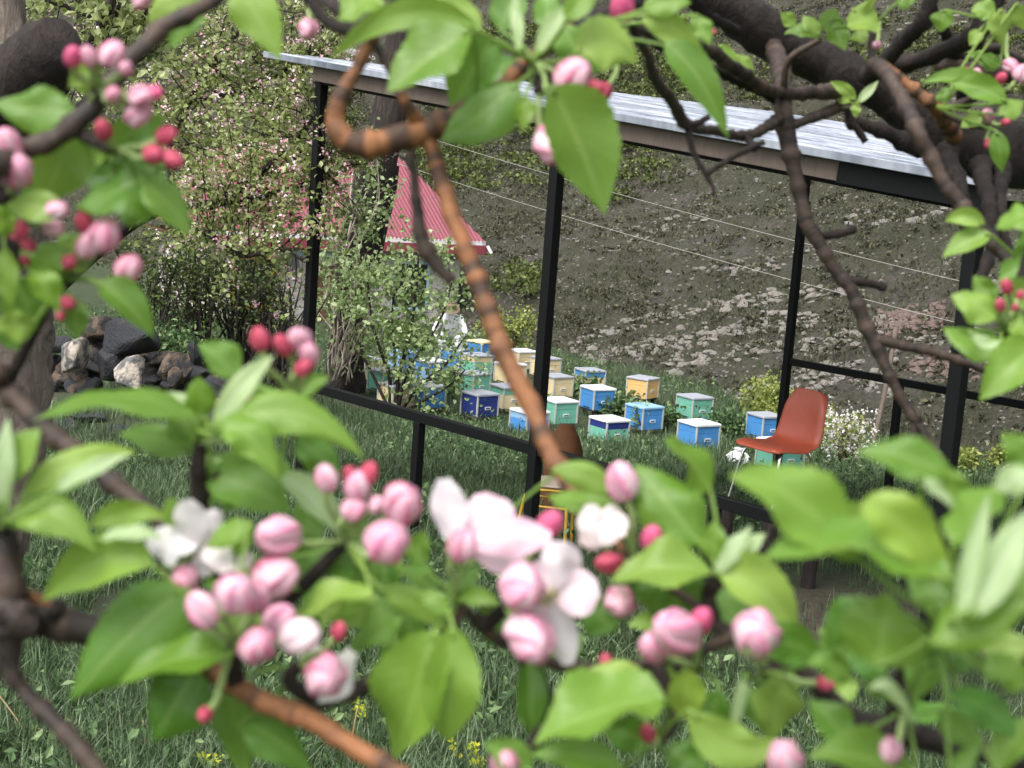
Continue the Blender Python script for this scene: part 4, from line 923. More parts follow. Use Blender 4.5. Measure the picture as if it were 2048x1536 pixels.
# ---- other shrubs
def bush(name, px, py, d, hw, hh, n, leaf, mat, lab, cat='shrub', white=0, wsize=.03):
    b = P(px, py, d) if d else G(px, py); b[2] = max(gh(b[0], b[1]), hillz(b[0], b[1])-.05); d = PX(b)[2]; o = empty(name, b, lab, cat); st = []
    y0 = PX(b)[1]
    for _ in range(9):
        x1 = px+rng.uniform(-1, 1)*hw; st.append(pxpath([(px+rng.normal()*hw*.15, y0, d, 1.6), (px+(x1-px)*.5, y0-hh*.5, d+rng.normal()*.1, 1.2), (x1, y0-hh*rng.uniform(.6, 1), d+rng.normal()*.2, .8)], .15))
    tw = twigs_from(st, 60, .1*hw/30, .3*hw/30, .3, start=.2); woody('stems', o, st, tw, 'oldbark', .004, 5)
    C = cloud_on(tw, n//60, .05*hw/30); V, F, A = leafcloud(C, leaf, 1.3, .3); cleaf('foliage', V, F, A, mat, o)
    if white:
        C = cloud_on(tw, white//60+1, .06*hw/30); V, F, A = blossoms(C, wsize, 4, .015); cleaf('blossoms', V, F, A, 'whiteblossom', o)
bush('meadow_shrub', 1015, 705, 33.5, 50, 75, 1700, .055, 'yellowshrub', 'yellowish green bush behind the back row of hives')
bush('meadow_shrub', 1535, 862, None, 42, 90, 2400, .05, 'yellowshrub', 'yellow green bush behind the red chair')
bush('meadow_shrub', 1612, 880, None, 40, 50, 1200, .05, 'yellowshrub', 'yellow green bush between chair and flowering bush')
bush('flowering_shrub', 1690, 925, None, 50, 70, 1100, .035, 'yellowshrub', 'low bush covered in small white blossoms by the stake', 'shrub', 420, .03)
bush('leafy_plant', 1930, 945, None, 26, 34, 500, .055, 'yellowshrub', 'small yellow green plant on bare soil right of the last post', 'plant')
bush('leafy_plant', 2020, 950, None, 28, 50, 600, .055, 'yellowshrub', 'taller yellow green plant at the right edge below the slope', 'plant')
bush('leafy_plant', 1165, 795, None, 30, 26, 900, .06, 'weeds', 'dark green weed clump behind the blue hive', 'plant')
bush('leafy_plant', 1240, 838, None, 36, 24, 900, .06, 'weeds', 'dark green weed clump between blue and apricot hives', 'plant')
bush('leafy_plant', 1330, 855, None, 30, 24, 900, .06, 'weeds', 'dark green weed clump beside the mint hive', 'plant')
bush('leafy_plant', 1450, 875, None, 40, 28, 1100, .06, 'weeds', 'dark green weed clump between mint hive and chair', 'plant')
bush('leafy_plant', 880, 800, None, 30, 40, 900, .05, 'weeds', 'green weeds beside the navy hive', 'plant')
bush('leafy_plant', 1285, 868, None, 22, 50, 130, .06, 'birch', 'leafy stems in front of the plain blue hive', 'plant')
# ---- yellow-green wildflowers and dry straws low in the picture
for k, (x, y) in enumerate(((905, 1497), (945, 1500), (955, 1528), (722, 1425), (850, 1445), (430, 1525), (405, 1520), (1912, 1495), (2035, 1500), (720, 1415))):
    g = G(x, y+45); d = PX(g)[2]; g[2] = gh(g[0], g[1]); t = P(x, y, d); o = empty('wildflower', g, 'small yellow green wildflower in the near grass', 'flower', 'wildflowers in the near grass')
    V, F, AA = tube(spline([g, (g+t)/2+[.01, 0, 0], t], .03), .0025, 5); obj('stem', mesh('stem', V, F, M['calyx'], AA), o)
    C = t+rng.normal(size=(26, 3))*.016; V, F, A = leafcloud(C, .022, 1.2, .6); tags(cleaf('head', V, F, A, 'yflower', o), kind='stuff')
mb = MB()
for x0, y0, x1, y1, bx in ((60, 1540, 130, 1455, -5), (150, 1490, 55, 1450, 10), (20, 1560, 75, 1450, 0), (70, 1545, -10, 1380, 18), (50, 1560, -5, 1490, 12), (300, 1560, 285, 1440, 0), (345, 1500, 345, 1390, 4), (700, 1500, 715, 1415, 0)):
    d = 6.7; mb.tube(spline([P(x0, y0, d), P((x0+x1)/2+bx, (y0+y1)/2, d), P(x1, y1, d)], .03), .004, 4)
o = mb.build('dry_straws', M['straw'], None, True); tags(o, 'thin dry straw stalks bent over in the near grass', 'straw', None, 'stuff')

b = G(716, 792); b = np.array([*b[:2], gh(b[0], b[1])]); dd = PX(b)[2]; V, F, AA = tube(spline([b-[0, 0, .1], P(716, 740, dd), P(724, 672, dd)], .1), .034, 8, True, .12)
tags(obj('rusty_post', mesh('rusty_post', V, F, M['ply'], AA)), 'thin reddish brown post beside the old leaning trunk', 'post')

# ================================================================== the apple branches close to the camera
tl_base = np.array([-1.55, 3.0, 0]); tl_base[2] = gh(*tl_base[:2])
tr_base = np.array([2.15, 2.35, 0]); tr_base[2] = gh(*tr_base[:2])
TL = empty('apple_tree', tl_base, 'old apple tree at the left edge with split grey trunk and budding branches', 'tree')
TR = empty('apple_tree', tr_base, 'apple tree framing the view with thick dark limb, blossoms and big leaves', 'tree')
ATT = []          # attachment points (world) on branches and spurs, with the tree
def branch(tree, pts, mat, name='branch', sides=12, knots=.45, wob=.13):
    W = np.array([[*P(x, y, d), r*d/FPX] for x, y, d, r in pts]) if len(pts[0]) == 4 and not isinstance(pts, np.ndarray) else pts
    step = max(.004, float(np.mean(W[:, 3]))*.7); S = spline(W, step); n = len(S); r = S[:, 3].copy()
    L = np.concatenate([[0], np.cumsum(np.linalg.norm(np.diff(S[:, :3], axis=0), axis=1))]); pos = rng.uniform(0, .03)
    while pos < L[-1]:                                           # bud scars and rings swell the twig
        r *= 1+knots*rng.uniform(.3, 1)*np.exp(-((L-pos)/(np.mean(W[:, 3])*.55))**2); pos += np.mean(W[:, 3])*rng.uniform(2.5, 6)
    S[:, :3] += np.stack([np.convolve(rng.normal(size=n+8), np.ones(9)/9, 'valid') for _ in range(3)], 1)[:n]*np.mean(W[:, 3])*.35
    V, F, A = tube(S[:, :3], r, sides, True, wob)
    for q in S[::3]: ATT.append((q[:3], tree))
    return obj(name, mesh(name, V, F, M[mat], A), tree)
def worldpath(*pts): return np.array(pts, float)
# left tree: trunk, stub, twigs
tp = P(15, 900, 3.6)
V = spline(np.array([[*tl_base-[0, 0, .1], .17], [*P(-140, 1500, 3.55), .12], [*P(-38, 1200, 3.6), .072], [*P(18, 930, 3.6), .08], [*P(30, 700, 3.6), .085], [*P(35, 500, 3.6), .08], [*P(20, 250, 3.6), .075], [*P(0, 60, 3.6), .06], [*P(-5, -120, 3.6), .05]]), .03)
a, b_, c = tube(V[:, :3], V[:, 3], 18, True, .22); obj('trunk', mesh('trunk', a, b_, M['greybark'], c), TL)
S = pxpath([(-60, 300, 3.5, 82), (0, 215, 3.4, 80), (60, 145, 3.3, 74), (100, 100, 3.25, 66), (118, 78, 3.22, 50)], .03); a, b_, c = tube(S[:, :3], S[:, 3], 18, True, .12); obj('cut_limb', mesh('cut_limb', a, b_, M['bark'], c), TL)
branch(TL, [(470, -40, .8, 13), (420, 10, .79, 15), (335, 55, .78, 17), (250, 130, .77, 19), (180, 220, .76, 21), (110, 280, .76, 20), (40, 308, .76, 22), (-120, 345, .78, 25), (-500, 300, 1.3, 25)], 'twig2')
branch(TL, [(-400, 600, 1.2, 26), (-60, 715, .85, 21), (0, 768, .83, 20), (60, 828, .82, 19), (130, 885, .81, 19), (230, 962, .8, 18), (300, 1022, .79, 17), (360, 1080, .78, 15), (470, 1165, .75, 13), (520, 1210, .74, 10)], 'twig2')
branch(TL, [(-500, 1200, 1.3, 30), (-60, 1228, .72, 38), (60, 1242, .71, 34), (180, 1268, .71, 31), (300, 1300, .705, 23), (360, 1320, .7, 19)], 'twig2', knots=.2)
branch(TL, [(290, 1296, .70, 17), (400, 1335, .7, 20), (520, 1398, .69, 21), (620, 1440, .68, 21), (720, 1500, .67, 20), (820, 1565, .66, 19)], 'twig')
branch(TL, [(600, 1420, .7, 12), (680, 1390, .71, 18), (745, 1370, .72, 18), (850, 1335, .73, 15), (905, 1250, .73, 12), (930, 1190, .73, 8)], 'twig2')
branch(TL, [(12, 1060, .7, 22), (15, 1130, .7, 28), (22, 1240, .7, 26), (28, 1340, .7, 17), (60, 1392, .7, 16), (120, 1450, .69, 17), (190, 1540, .68, 19), (250, 1620, .68, 19)], 'twig2')
branch(TL, [(40, 1180, .71, 10), (80, 1205, .71, 13), (115, 1238, .71, 14)], 'twig')
branch(TL, [(120, 1205, .7, 14), (100, 1235, .7, 17)], 'bark')
branch(TL, [(398, 880, .73, 12), (394, 940, .735, 16), (402, 1010, .745, 17), (415, 1090, .76, 15)], 'bark')
branch(TL, [(230, 300, .76, 9), (185, 280, .76, 11), (150, 262, .76, 11)], 'bark'); branch(TL, [(120, 560, .8, 8), (80, 640, .81, 10), (30, 740, .83, 12), (10, 775, .83, 13)], 'bark')
branch(TL, [(25, 400, .78, 8), (-20, 360, .77, 9), (-60, 335, .77, 10)], 'bark'); branch(TL, [(590, 800, .74, 6), (540, 860, .74, 8), (430, 960, .74, 10), (400, 985, .74, 10)], 'bark')
# right tree: trunk outside the frame, thick limb, twigs
V = spline(np.array([[*tr_base-[0, 0, .1], .2], [2.1, 2.35, 2.4, .16], [1.95, 2.3, 3.3, .14], [1.6, 2.2, 4.0, .12]]), .08)
a, b_, c = tube(V[:, :3], V[:, 3], 18, True, .2); obj('trunk', mesh('trunk', a, b_, M['bark'], c), TR)
S = spline(np.array([[1.62, 2.2, 3.98, .11]]+[[*P(x, y, d), r*d/FPX] for x, y, d, r in ((2250, 350, 2.15, 80), (2080, 318, 2.1, 62), (1980, 300, 2.08, 58), (1900, 282, 2.06, 50), (1820, 225, 2.04, 45), (1760, 190, 2.02, 40), (1700, 155, 2.0, 42), (1640, 122, 2.0, 40), (1570, 93, 1.98, 42), (1500, 45, 1.95, 45), (1420, -10, 1.92, 44), (1330, -90, 1.9, 40))]), .02)
a, b_, c = tube(S[:, :3], S[:, 3]*(1+.18*np.sin(np.arange(len(S))*.55)*np.sin(np.arange(len(S))*.21)), 18, True, .14); obj('limb', mesh('limb', a, b_, M['bark'], c), TR)
for q in S[::4]: ATT.append((q[:3], TR))
d = 1.75
TW = [([(1545, 85, 1.95, 16), (1562, 140, 1.85, 17), (1566, 200, d, 17), (1572, 260, d, 19), (1582, 310, d, 17), (1592, 360, d, 14), (1605, 415, d, 14), (1620, 462, d, 15), (1650, 512, d, 13), (1690, 562, d, 13), (1720, 622, d, 13), (1748, 682, d, 14), (1772, 740, d, 11), (1802, 795, d, 10), (1842, 862, d, 9), (1882, 917, d, 8), (1902, 960, d, 7), (1900, 1000, d, 5)], 'twig2'),
      ([(1620, 470, d, 9), (1660, 470, d, 8), (1712, 458, d, 7)], 'bark'), ([(1690, 560, d, 9), (1735, 565, d, 8), (1772, 576, d, 7)], 'bark'),
      ([(1748, 680, d, 12), (1800, 688, d, 10), (1880, 709, d, 9), (1975, 737, d, 9), (2090, 770, d, 10)], 'twig2'), ([(1836, 835, d, 8), (1826, 868, d, 9), (1836, 892, d, 10)], 'bark'),
      ([(1240, -40, 1.1, 8), (1265, 55, 1.1, 9), (1290, 100, 1.15, 9), (1312, 160, 1.25, 10), (1345, 205, 1.35, 11), (1372, 248, 1.45, 11), (1420, 262, 1.55, 9), (1490, 271, 1.65, 9), (1530, 255, 1.7, 10), (1568, 232, d, 12)], 'twig2'),
      ([(1378, 250, 1.45, 7), (1400, 243, 1.45, 7), (1418, 233, 1.45, 6)], 'bark'), ([(1375, 252, 1.45, 8), (1386, 305, 1.45, 6), (1412, 350, 1.45, 5), (1428, 378, 1.45, 4), (1426, 388, 1.45, 3)], 'bark'), ([(1412, 350, 1.45, 5), (1468, 312, 1.45, 6), (1528, 284, 1.45, 6)], 'bark'), ([(1490, 271, 1.65, 6), (1503, 288, 1.6, 7), (1508, 296, 1.5, 7)], 'bark'),
      ([(1270, 55, 1.1, 8), (1330, 78, 1.3, 11), (1420, 100, 1.5, 11), (1450, 124, 1.6, 12), (1485, 147, 1.65, 12), (1530, 175, 1.7, 12), (1580, 186, 1.75, 12), (1640, 182, 1.8, 13), (1700, 190, 1.9, 14)], 'twig2'),
      ([(1310, 90, 1.4, 8), (1400, 128, 1.6, 9), (1480, 162, 1.7, 10), (1548, 196, d, 10)], 'bark'), ([(1586, 250, d, 9), (1640, 232, 1.8, 10), (1692, 205, 1.9, 11)], 'twig2'), ([(1330, -40, 1.5, 14), (1420, 35, 1.55, 10), (1475, 62, 1.6, 9)], 'bark'),
      ([(1745, 125, 1.6, 12), (1772, 145, 1.4, 13), (1800, 190, 1.35, 14), (1830, 250, 1.3, 15), (1862, 312, 1.3, 15), (1892, 372, 1.3, 14), (1930, 422, 1.3, 14), (1972, 472, 1.3, 14), (2012, 515, 1.3, 13), (2100, 590, 1.3, 13)], 'twig2'),
      ([(1760, 132, 1.5, 12), (1825, 180, 1.5, 12), (1868, 212, 1.5, 12), (1888, 238, 1.55, 13), (1906, 275, 1.6, 15)], 'twig'),
      ([(1740, 150, 1.9, 18), (1775, 118, 1.8, 16), (1820, 70, 1.75, 16), (1850, 30, 1.7, 15), (1875, -40, 1.7, 15)], 'bark'), ([(1760, 140, 1.9, 18), (1850, 115, 1.8, 16), (1915, 92, 1.75, 18), (1955, 62, 1.7, 20), (2000, -30, 1.7, 22)], 'bark'),
      ([(1865, 10, 1.8, 10), (1888, 58, 1.85, 11), (1905, 95, 1.9, 14), (1925, 150, 2, 14), (1930, 210, 2.05, 14)], 'bark'), ([(1945, 88, 1.85, 8), (2000, 102, 1.9, 9), (2080, 140, 1.95, 9)], 'twig2'),
      ([(1690, 190, 1.95, 9), (1700, 235, 1.9, 8), (1722, 268, 1.9, 7), (1732, 284, 1.9, 7)], 'bark'), ([(1895, 300, 2.0, 20), (1915, 360, 1.95, 16), (1925, 430, 1.9, 12), (1930, 470, 1.9, 9)], 'bark'), ([(1960, 330, 2.0, 20), (1978, 400, 1.9, 14), (1985, 470, 1.85, 13), (1975, 530, 1.8, 12), (1955, 570, 1.8, 9)], 'bark'),
      ([(2010, 330, 2.0, 15), (2000, 420, 1.9, 12), (2020, 520, 1.85, 12), (2060, 590, 1.8, 12)], 'bark'), ([(1880, 130, 1.9, 13), (1960, 143, 1.95, 15), (2070, 150, 2.0, 17)], 'twig2'), ([(1700, 240, 1.95, 12), (1760, 262, 1.97, 14), (1840, 300, 2.0, 18)], 'bark')]
for pts, mt in TW: branch(TR, pts, mt)
d = .86
for pts, mt in [([(1140, 60, 1.0, 14), (1060, 118, .9, 14), (985, 190, .88, 17), (905, 232, .87, 22), (850, 262, .87, 25), (800, 277, .87, 26), (745, 288, .87, 26), (695, 280, .87, 24), (672, 245, .87, 20), (682, 200, .87, 18), (712, 140, .87, 13), (742, 82, .87, 12), (752, 68, .87, 13)], 'twig'),
                ([(840, 240, .87, 13), (862, 290, .87, 15), (880, 350, .87, 16), (915, 450, .86, 17), (962, 585, .85, 19), (1012, 715, .84, 20), (1062, 812, .83, 20), (1092, 885, .82, 19), (1115, 930, .81, 18), (1150, 985, .79, 14), (1200, 1030, .77, 10), (1270, 1140, .75, 9)], 'twig'),
                ([(818, 270, .9, 10), (824, 330, .9, 9), (832, 400, .9, 10), (838, 460, .9, 14), (852, 498, .9, 16), (875, 532, .9, 12), (905, 562, .9, 11)], 'twig2'), ([(790, 165, .86, 10), (810, 205, .86, 12), (838, 248, .87, 14)], 'twig'), ([(745, 80, .88, 9), (775, 130, .88, 9), (800, 180, .87, 9)], 'twig2'),
                ([(1400, -60, 1.5, 20), (1240, 20, 1.15, 16), (1140, 60, 1.0, 14)], 'bark'),
                ([(1062, 118, .9, 12), (1070, 150, .88, 14), (1078, 190, .87, 10)], 'bark'),
                ([(2500, 1700, 1.2, 40), (2150, 1560, .75, 26), (1900, 1490, .7, 24), (1790, 1455, .69, 30), (1720, 1450, .69, 34), (1660, 1400, .7, 20), (1590, 1330, .71, 17), (1500, 1285, .72, 16), (1430, 1250, .73, 17), (1415, 1200, .73, 15), (1425, 1150, .73, 10)], 'bark'),
                ([(1480, 1270, .72, 14), (1400, 1300, .73, 13), (1280, 1330, .74, 12), (1120, 1330, .75, 12), (1000, 1280, .74, 12), (920, 1210, .73, 10)], 'twig2'),
                ([(1430, 1240, .73, 12), (1350, 1180, .74, 9), (1270, 1140, .75, 8)], 'twig2'), ([(1790, 1455, .69, 22), (1800, 1380, .68, 16), (1820, 1310, .66, 12), (1880, 1270, .62, 9)], 'bark'), ([(1790, 1455, .69, 20), (1700, 1530, .68, 16), (1600, 1600, .68, 14)], 'bark'), ([(2100, 700, 1.0, 10), (2040, 690, 1.0, 8), (2000, 665, 1.0, 6)], 'bark')]:
    branch(TR, pts, mt)
# bring the out-of-frame ends together at the trunks
branch(TR, worldpath([2.0, 2.3, 3.2, .07], [1.6, 1.9, 3.3, .05], [*P(2500, 1700, 1.2), .018]), 'bark'); branch(TR, worldpath([1.6, 2.2, 4.0, .09], [.9, 1.9, 4.75, .05], [*P(1400, -60, 1.5), .02]), 'bark')
branch(TR, worldpath([1.6, 2.2, 4.0, .06], [*P(2300, 640, 1.3), .02], [*P(2100, 590, 1.3), .008]), 'bark')
for e_ in ((-500, 300, 1.3), (-400, 600, 1.2), (-500, 1200, 1.3)): branch(TL, worldpath([*P(20, 500, 3.6), .06], [*(P(20, 500, 3.6)*.4+P(*e_)*.6+np.array([-.3, 0, 0])), .03], [*P(*e_), .012]), 'bark')

# ---- spurs (cluster nodes) hanging on the nearest branch
NODES = [('L', 200, 178, .75), ('L', 232, 300, .76), ('L', 20, 395, .77), ('L', 118, 560, .79), ('L', 590, 800, .74), ('L', 470, 1285, .68), ('L', 600, 1330, .7), ('L', 398, 885, .73), ('L', 10, 1050, .66), ('L', 330, 1130, .72), ('L', 690, 1085, .73),
         ('R', 915, 1190, .73), ('R', 1010, 1215, .73), ('R', 1270, 1140, .75), ('R', 1395, 1335, .72), ('R', 1520, 1345, .71), ('R', 1068, 122, .88), ('R', 1255, 45, 1.08), ('R', 1965, 190, 1.5), ('R', 1980, 245, 1.5), ('R', 2005, 660, 1.0), ('R', 1320, 1480, .7),
         ('R', 1600, 1560, .68), ('R', 1010, 1570, .7), ('R', 1440, 1150, .73), ('R', 1810, 1420, .66), ('R', 1900, 1250, .55), ('R', 1640, 80, 1.7), ('R', 1712, 205, 1.85), ('R', 1985, 465, 1.3), ('R', 620, -10, .95), ('R', 2010, 40, 1.6), ('L', 445, -20, .8), ('R', 2080, 430, 1.0), ('L', 300, -30, .85), ('R', 1760, 40, 1.6), ('R', 600, -30, .9)]
NW = []
for tn, x, y, dd in NODES:
    tr = TL if tn == 'L' else TR; p = P(x, y, dd); c_ = [q for q, t in ATT if t is tr]; D_ = np.linalg.norm(np.array(c_)-p, axis=1); q = c_[int(np.argmin(D_))]
    if D_.min() > .006 and D_.min() < .5:
        m_ = (p+q)/2+rng.normal(size=3)*.006; Q = spline([q, m_, p], .006); V, F, A = tube(Q, np.linspace(.0042, .0032, len(Q))*(1+.15*rng.random(len(Q))), 8, True, .1); obj('spur', mesh('spur', V, F, M['twig2' if dd > 1 else 'bark'], A), tr)
    NW.append((p, tr))
def nearest_node(p, lim):
    ds = [np.linalg.norm(n-p) for n, _ in NW]; k = int(np.argmin(ds))
    if ds[k] < lim: return NW[k]
    c_ = np.array([q for q, _ in ATT]); k = int(np.argmin(np.linalg.norm(c_-p, axis=1))); return ATT[k]

# ---- leaves: (base x, y, tip x, y, width px, depth, bow px upwards, kind)
def leaf(bx, by, tx, ty, wpx, d, bow=0, kind='', petal=False, ndir=None):
    L = math.hypot(tx-bx, ty-by); dz = rng.uniform(-.25, .25)*L*d/FPX
    b = P(bx, by, d); t = P(tx, ty, d+dz); m = P((bx+tx)/2, (by+ty)/2-bow, d+dz*.5-(.1*L*d/FPX)*rng.uniform(-.3, 1))
    n = 21 if not petal else 13; s = np.linspace(0, 1, n)[:, None]; mid = (1-s)**2*b+2*s*(1-s)*(2*m-.5*b-.5*t)+s*s*t
    T = np.gradient(mid, axis=0); T /= np.linalg.norm(T, axis=1)[:, None]
    view = nrm(CAM-(b+t)/2)
    nd = nrm(view*.85+np.array([0, 0, .45])+rng.normal(size=3)*.28) if ndir is None else nrm(view+ndir)
    dr_ = (rng.uniform(-.04, .2) if not petal else rng.uniform(-.15, .1))*np.linalg.norm(t-b); mid = mid-nd*(s**2.2)*dr_; T = np.gradient(mid, axis=0); T /= np.linalg.norm(T, axis=1)[:, None]
    curl = rng.uniform(-.25, .45)
    fold = rng.uniform(.08, .4) if not petal else -rng.uniform(.15, .35)
    Wd = wpx*d/FPX/2/max(.62, abs(nd@view))*(1+.1*abs(fold)); rows = []; A = []; cr = np.linspace(-1, 1, 9); ph = rng.uniform(0, 6); wv_ = rng.uniform(.04, .14)
    for i in range(n):
        tt = s[i, 0]; nn = nd-T[i]*(nd@T[i]); nn = nrm(nn); sd_ = np.cross(T[i], nn)
        if petal: wv2 = math.sin(math.pi*min(1, tt**1.25*.93+.06))**.62
        else: wv2 = math.sin(math.pi*tt**.78)**.95*(1+.035*(-1)**i)
        if i == 0: wv2 = .02
        if i == n-1: wv2 = .02 if not petal else .35
        for c in cr:
            w_ = Wd*wv2; z = abs(c)**1.3*w_*fold+w_*wv_*2*math.sin(ph+tt*11+c*2)*abs(c)-(0 if petal else curl*abs(c)**3*w_-.05*w_*math.sin(2*math.pi*(tt*8-abs(c)*2.2))*abs(c)*(1-abs(c))*2)
            rows.append(mid[i]+sd_*c*w_+nn*z); A.append((abs(c), tt, rng.random()*0+.5))
    k = len(cr); F = [(i*k+j, i*k+j+1, (i+1)*k+j+1, (i+1)*k+j) for i in range(n-1) for j in range(k-1)]
    V = np.array(rows); A = np.array(A); f0 = F[(n//2)*(k-1)+2]
    fn = np.cross(V[f0[1]]-V[f0[0]], V[f0[2]]-V[f0[0]])
    flip = (fn@nd < 0) != (kind == 'u')
    if flip: F = [f[::-1] for f in F]
    node, tr = nearest_node(b, .055*max(1, d))
    if not petal:
        dist = np.linalg.norm(node-b)
        if .002 < dist < .09*max(1, d):
            Q = spline([node, (node+b)/2+rng.normal(size=3)*.002, b, mid[2]-nd*.0004], .006); v2, f2, a2 = tube(Q, .00115*max(.8, d**.5), 6); a2 = np.zeros((len(v2), 3)); a2[:, 2] = .5
            F += [tuple(i+len(V) for i in f) for f in f2]; V = np.vstack([V, v2]); A = np.vstack([A, a2])
    return V, F, A, tr
def put_leaf(*a):
    V, F, A, tr = leaf(*a); kind = a[7] if len(a) > 7 else ''
    o = obj('leaf', mesh('leaf', V, F, M['leaf'], A), tr)
    v = rng.uniform(.88, 1.06)
    o.color = {'d': (.55*v, .72*v, .62*v, 1), 'y': (1.12*v, 1.08*v, .8*v, 1), 'u': (1.1*v, 1.1*v, 1.1*v, 1), 'b': (.7*v, .95*v, 1.2*v, 1)}.get(kind, (v, v, v*.95, 1)); return o  # kind d: shade from tilt and overlap painted into the leaf colour
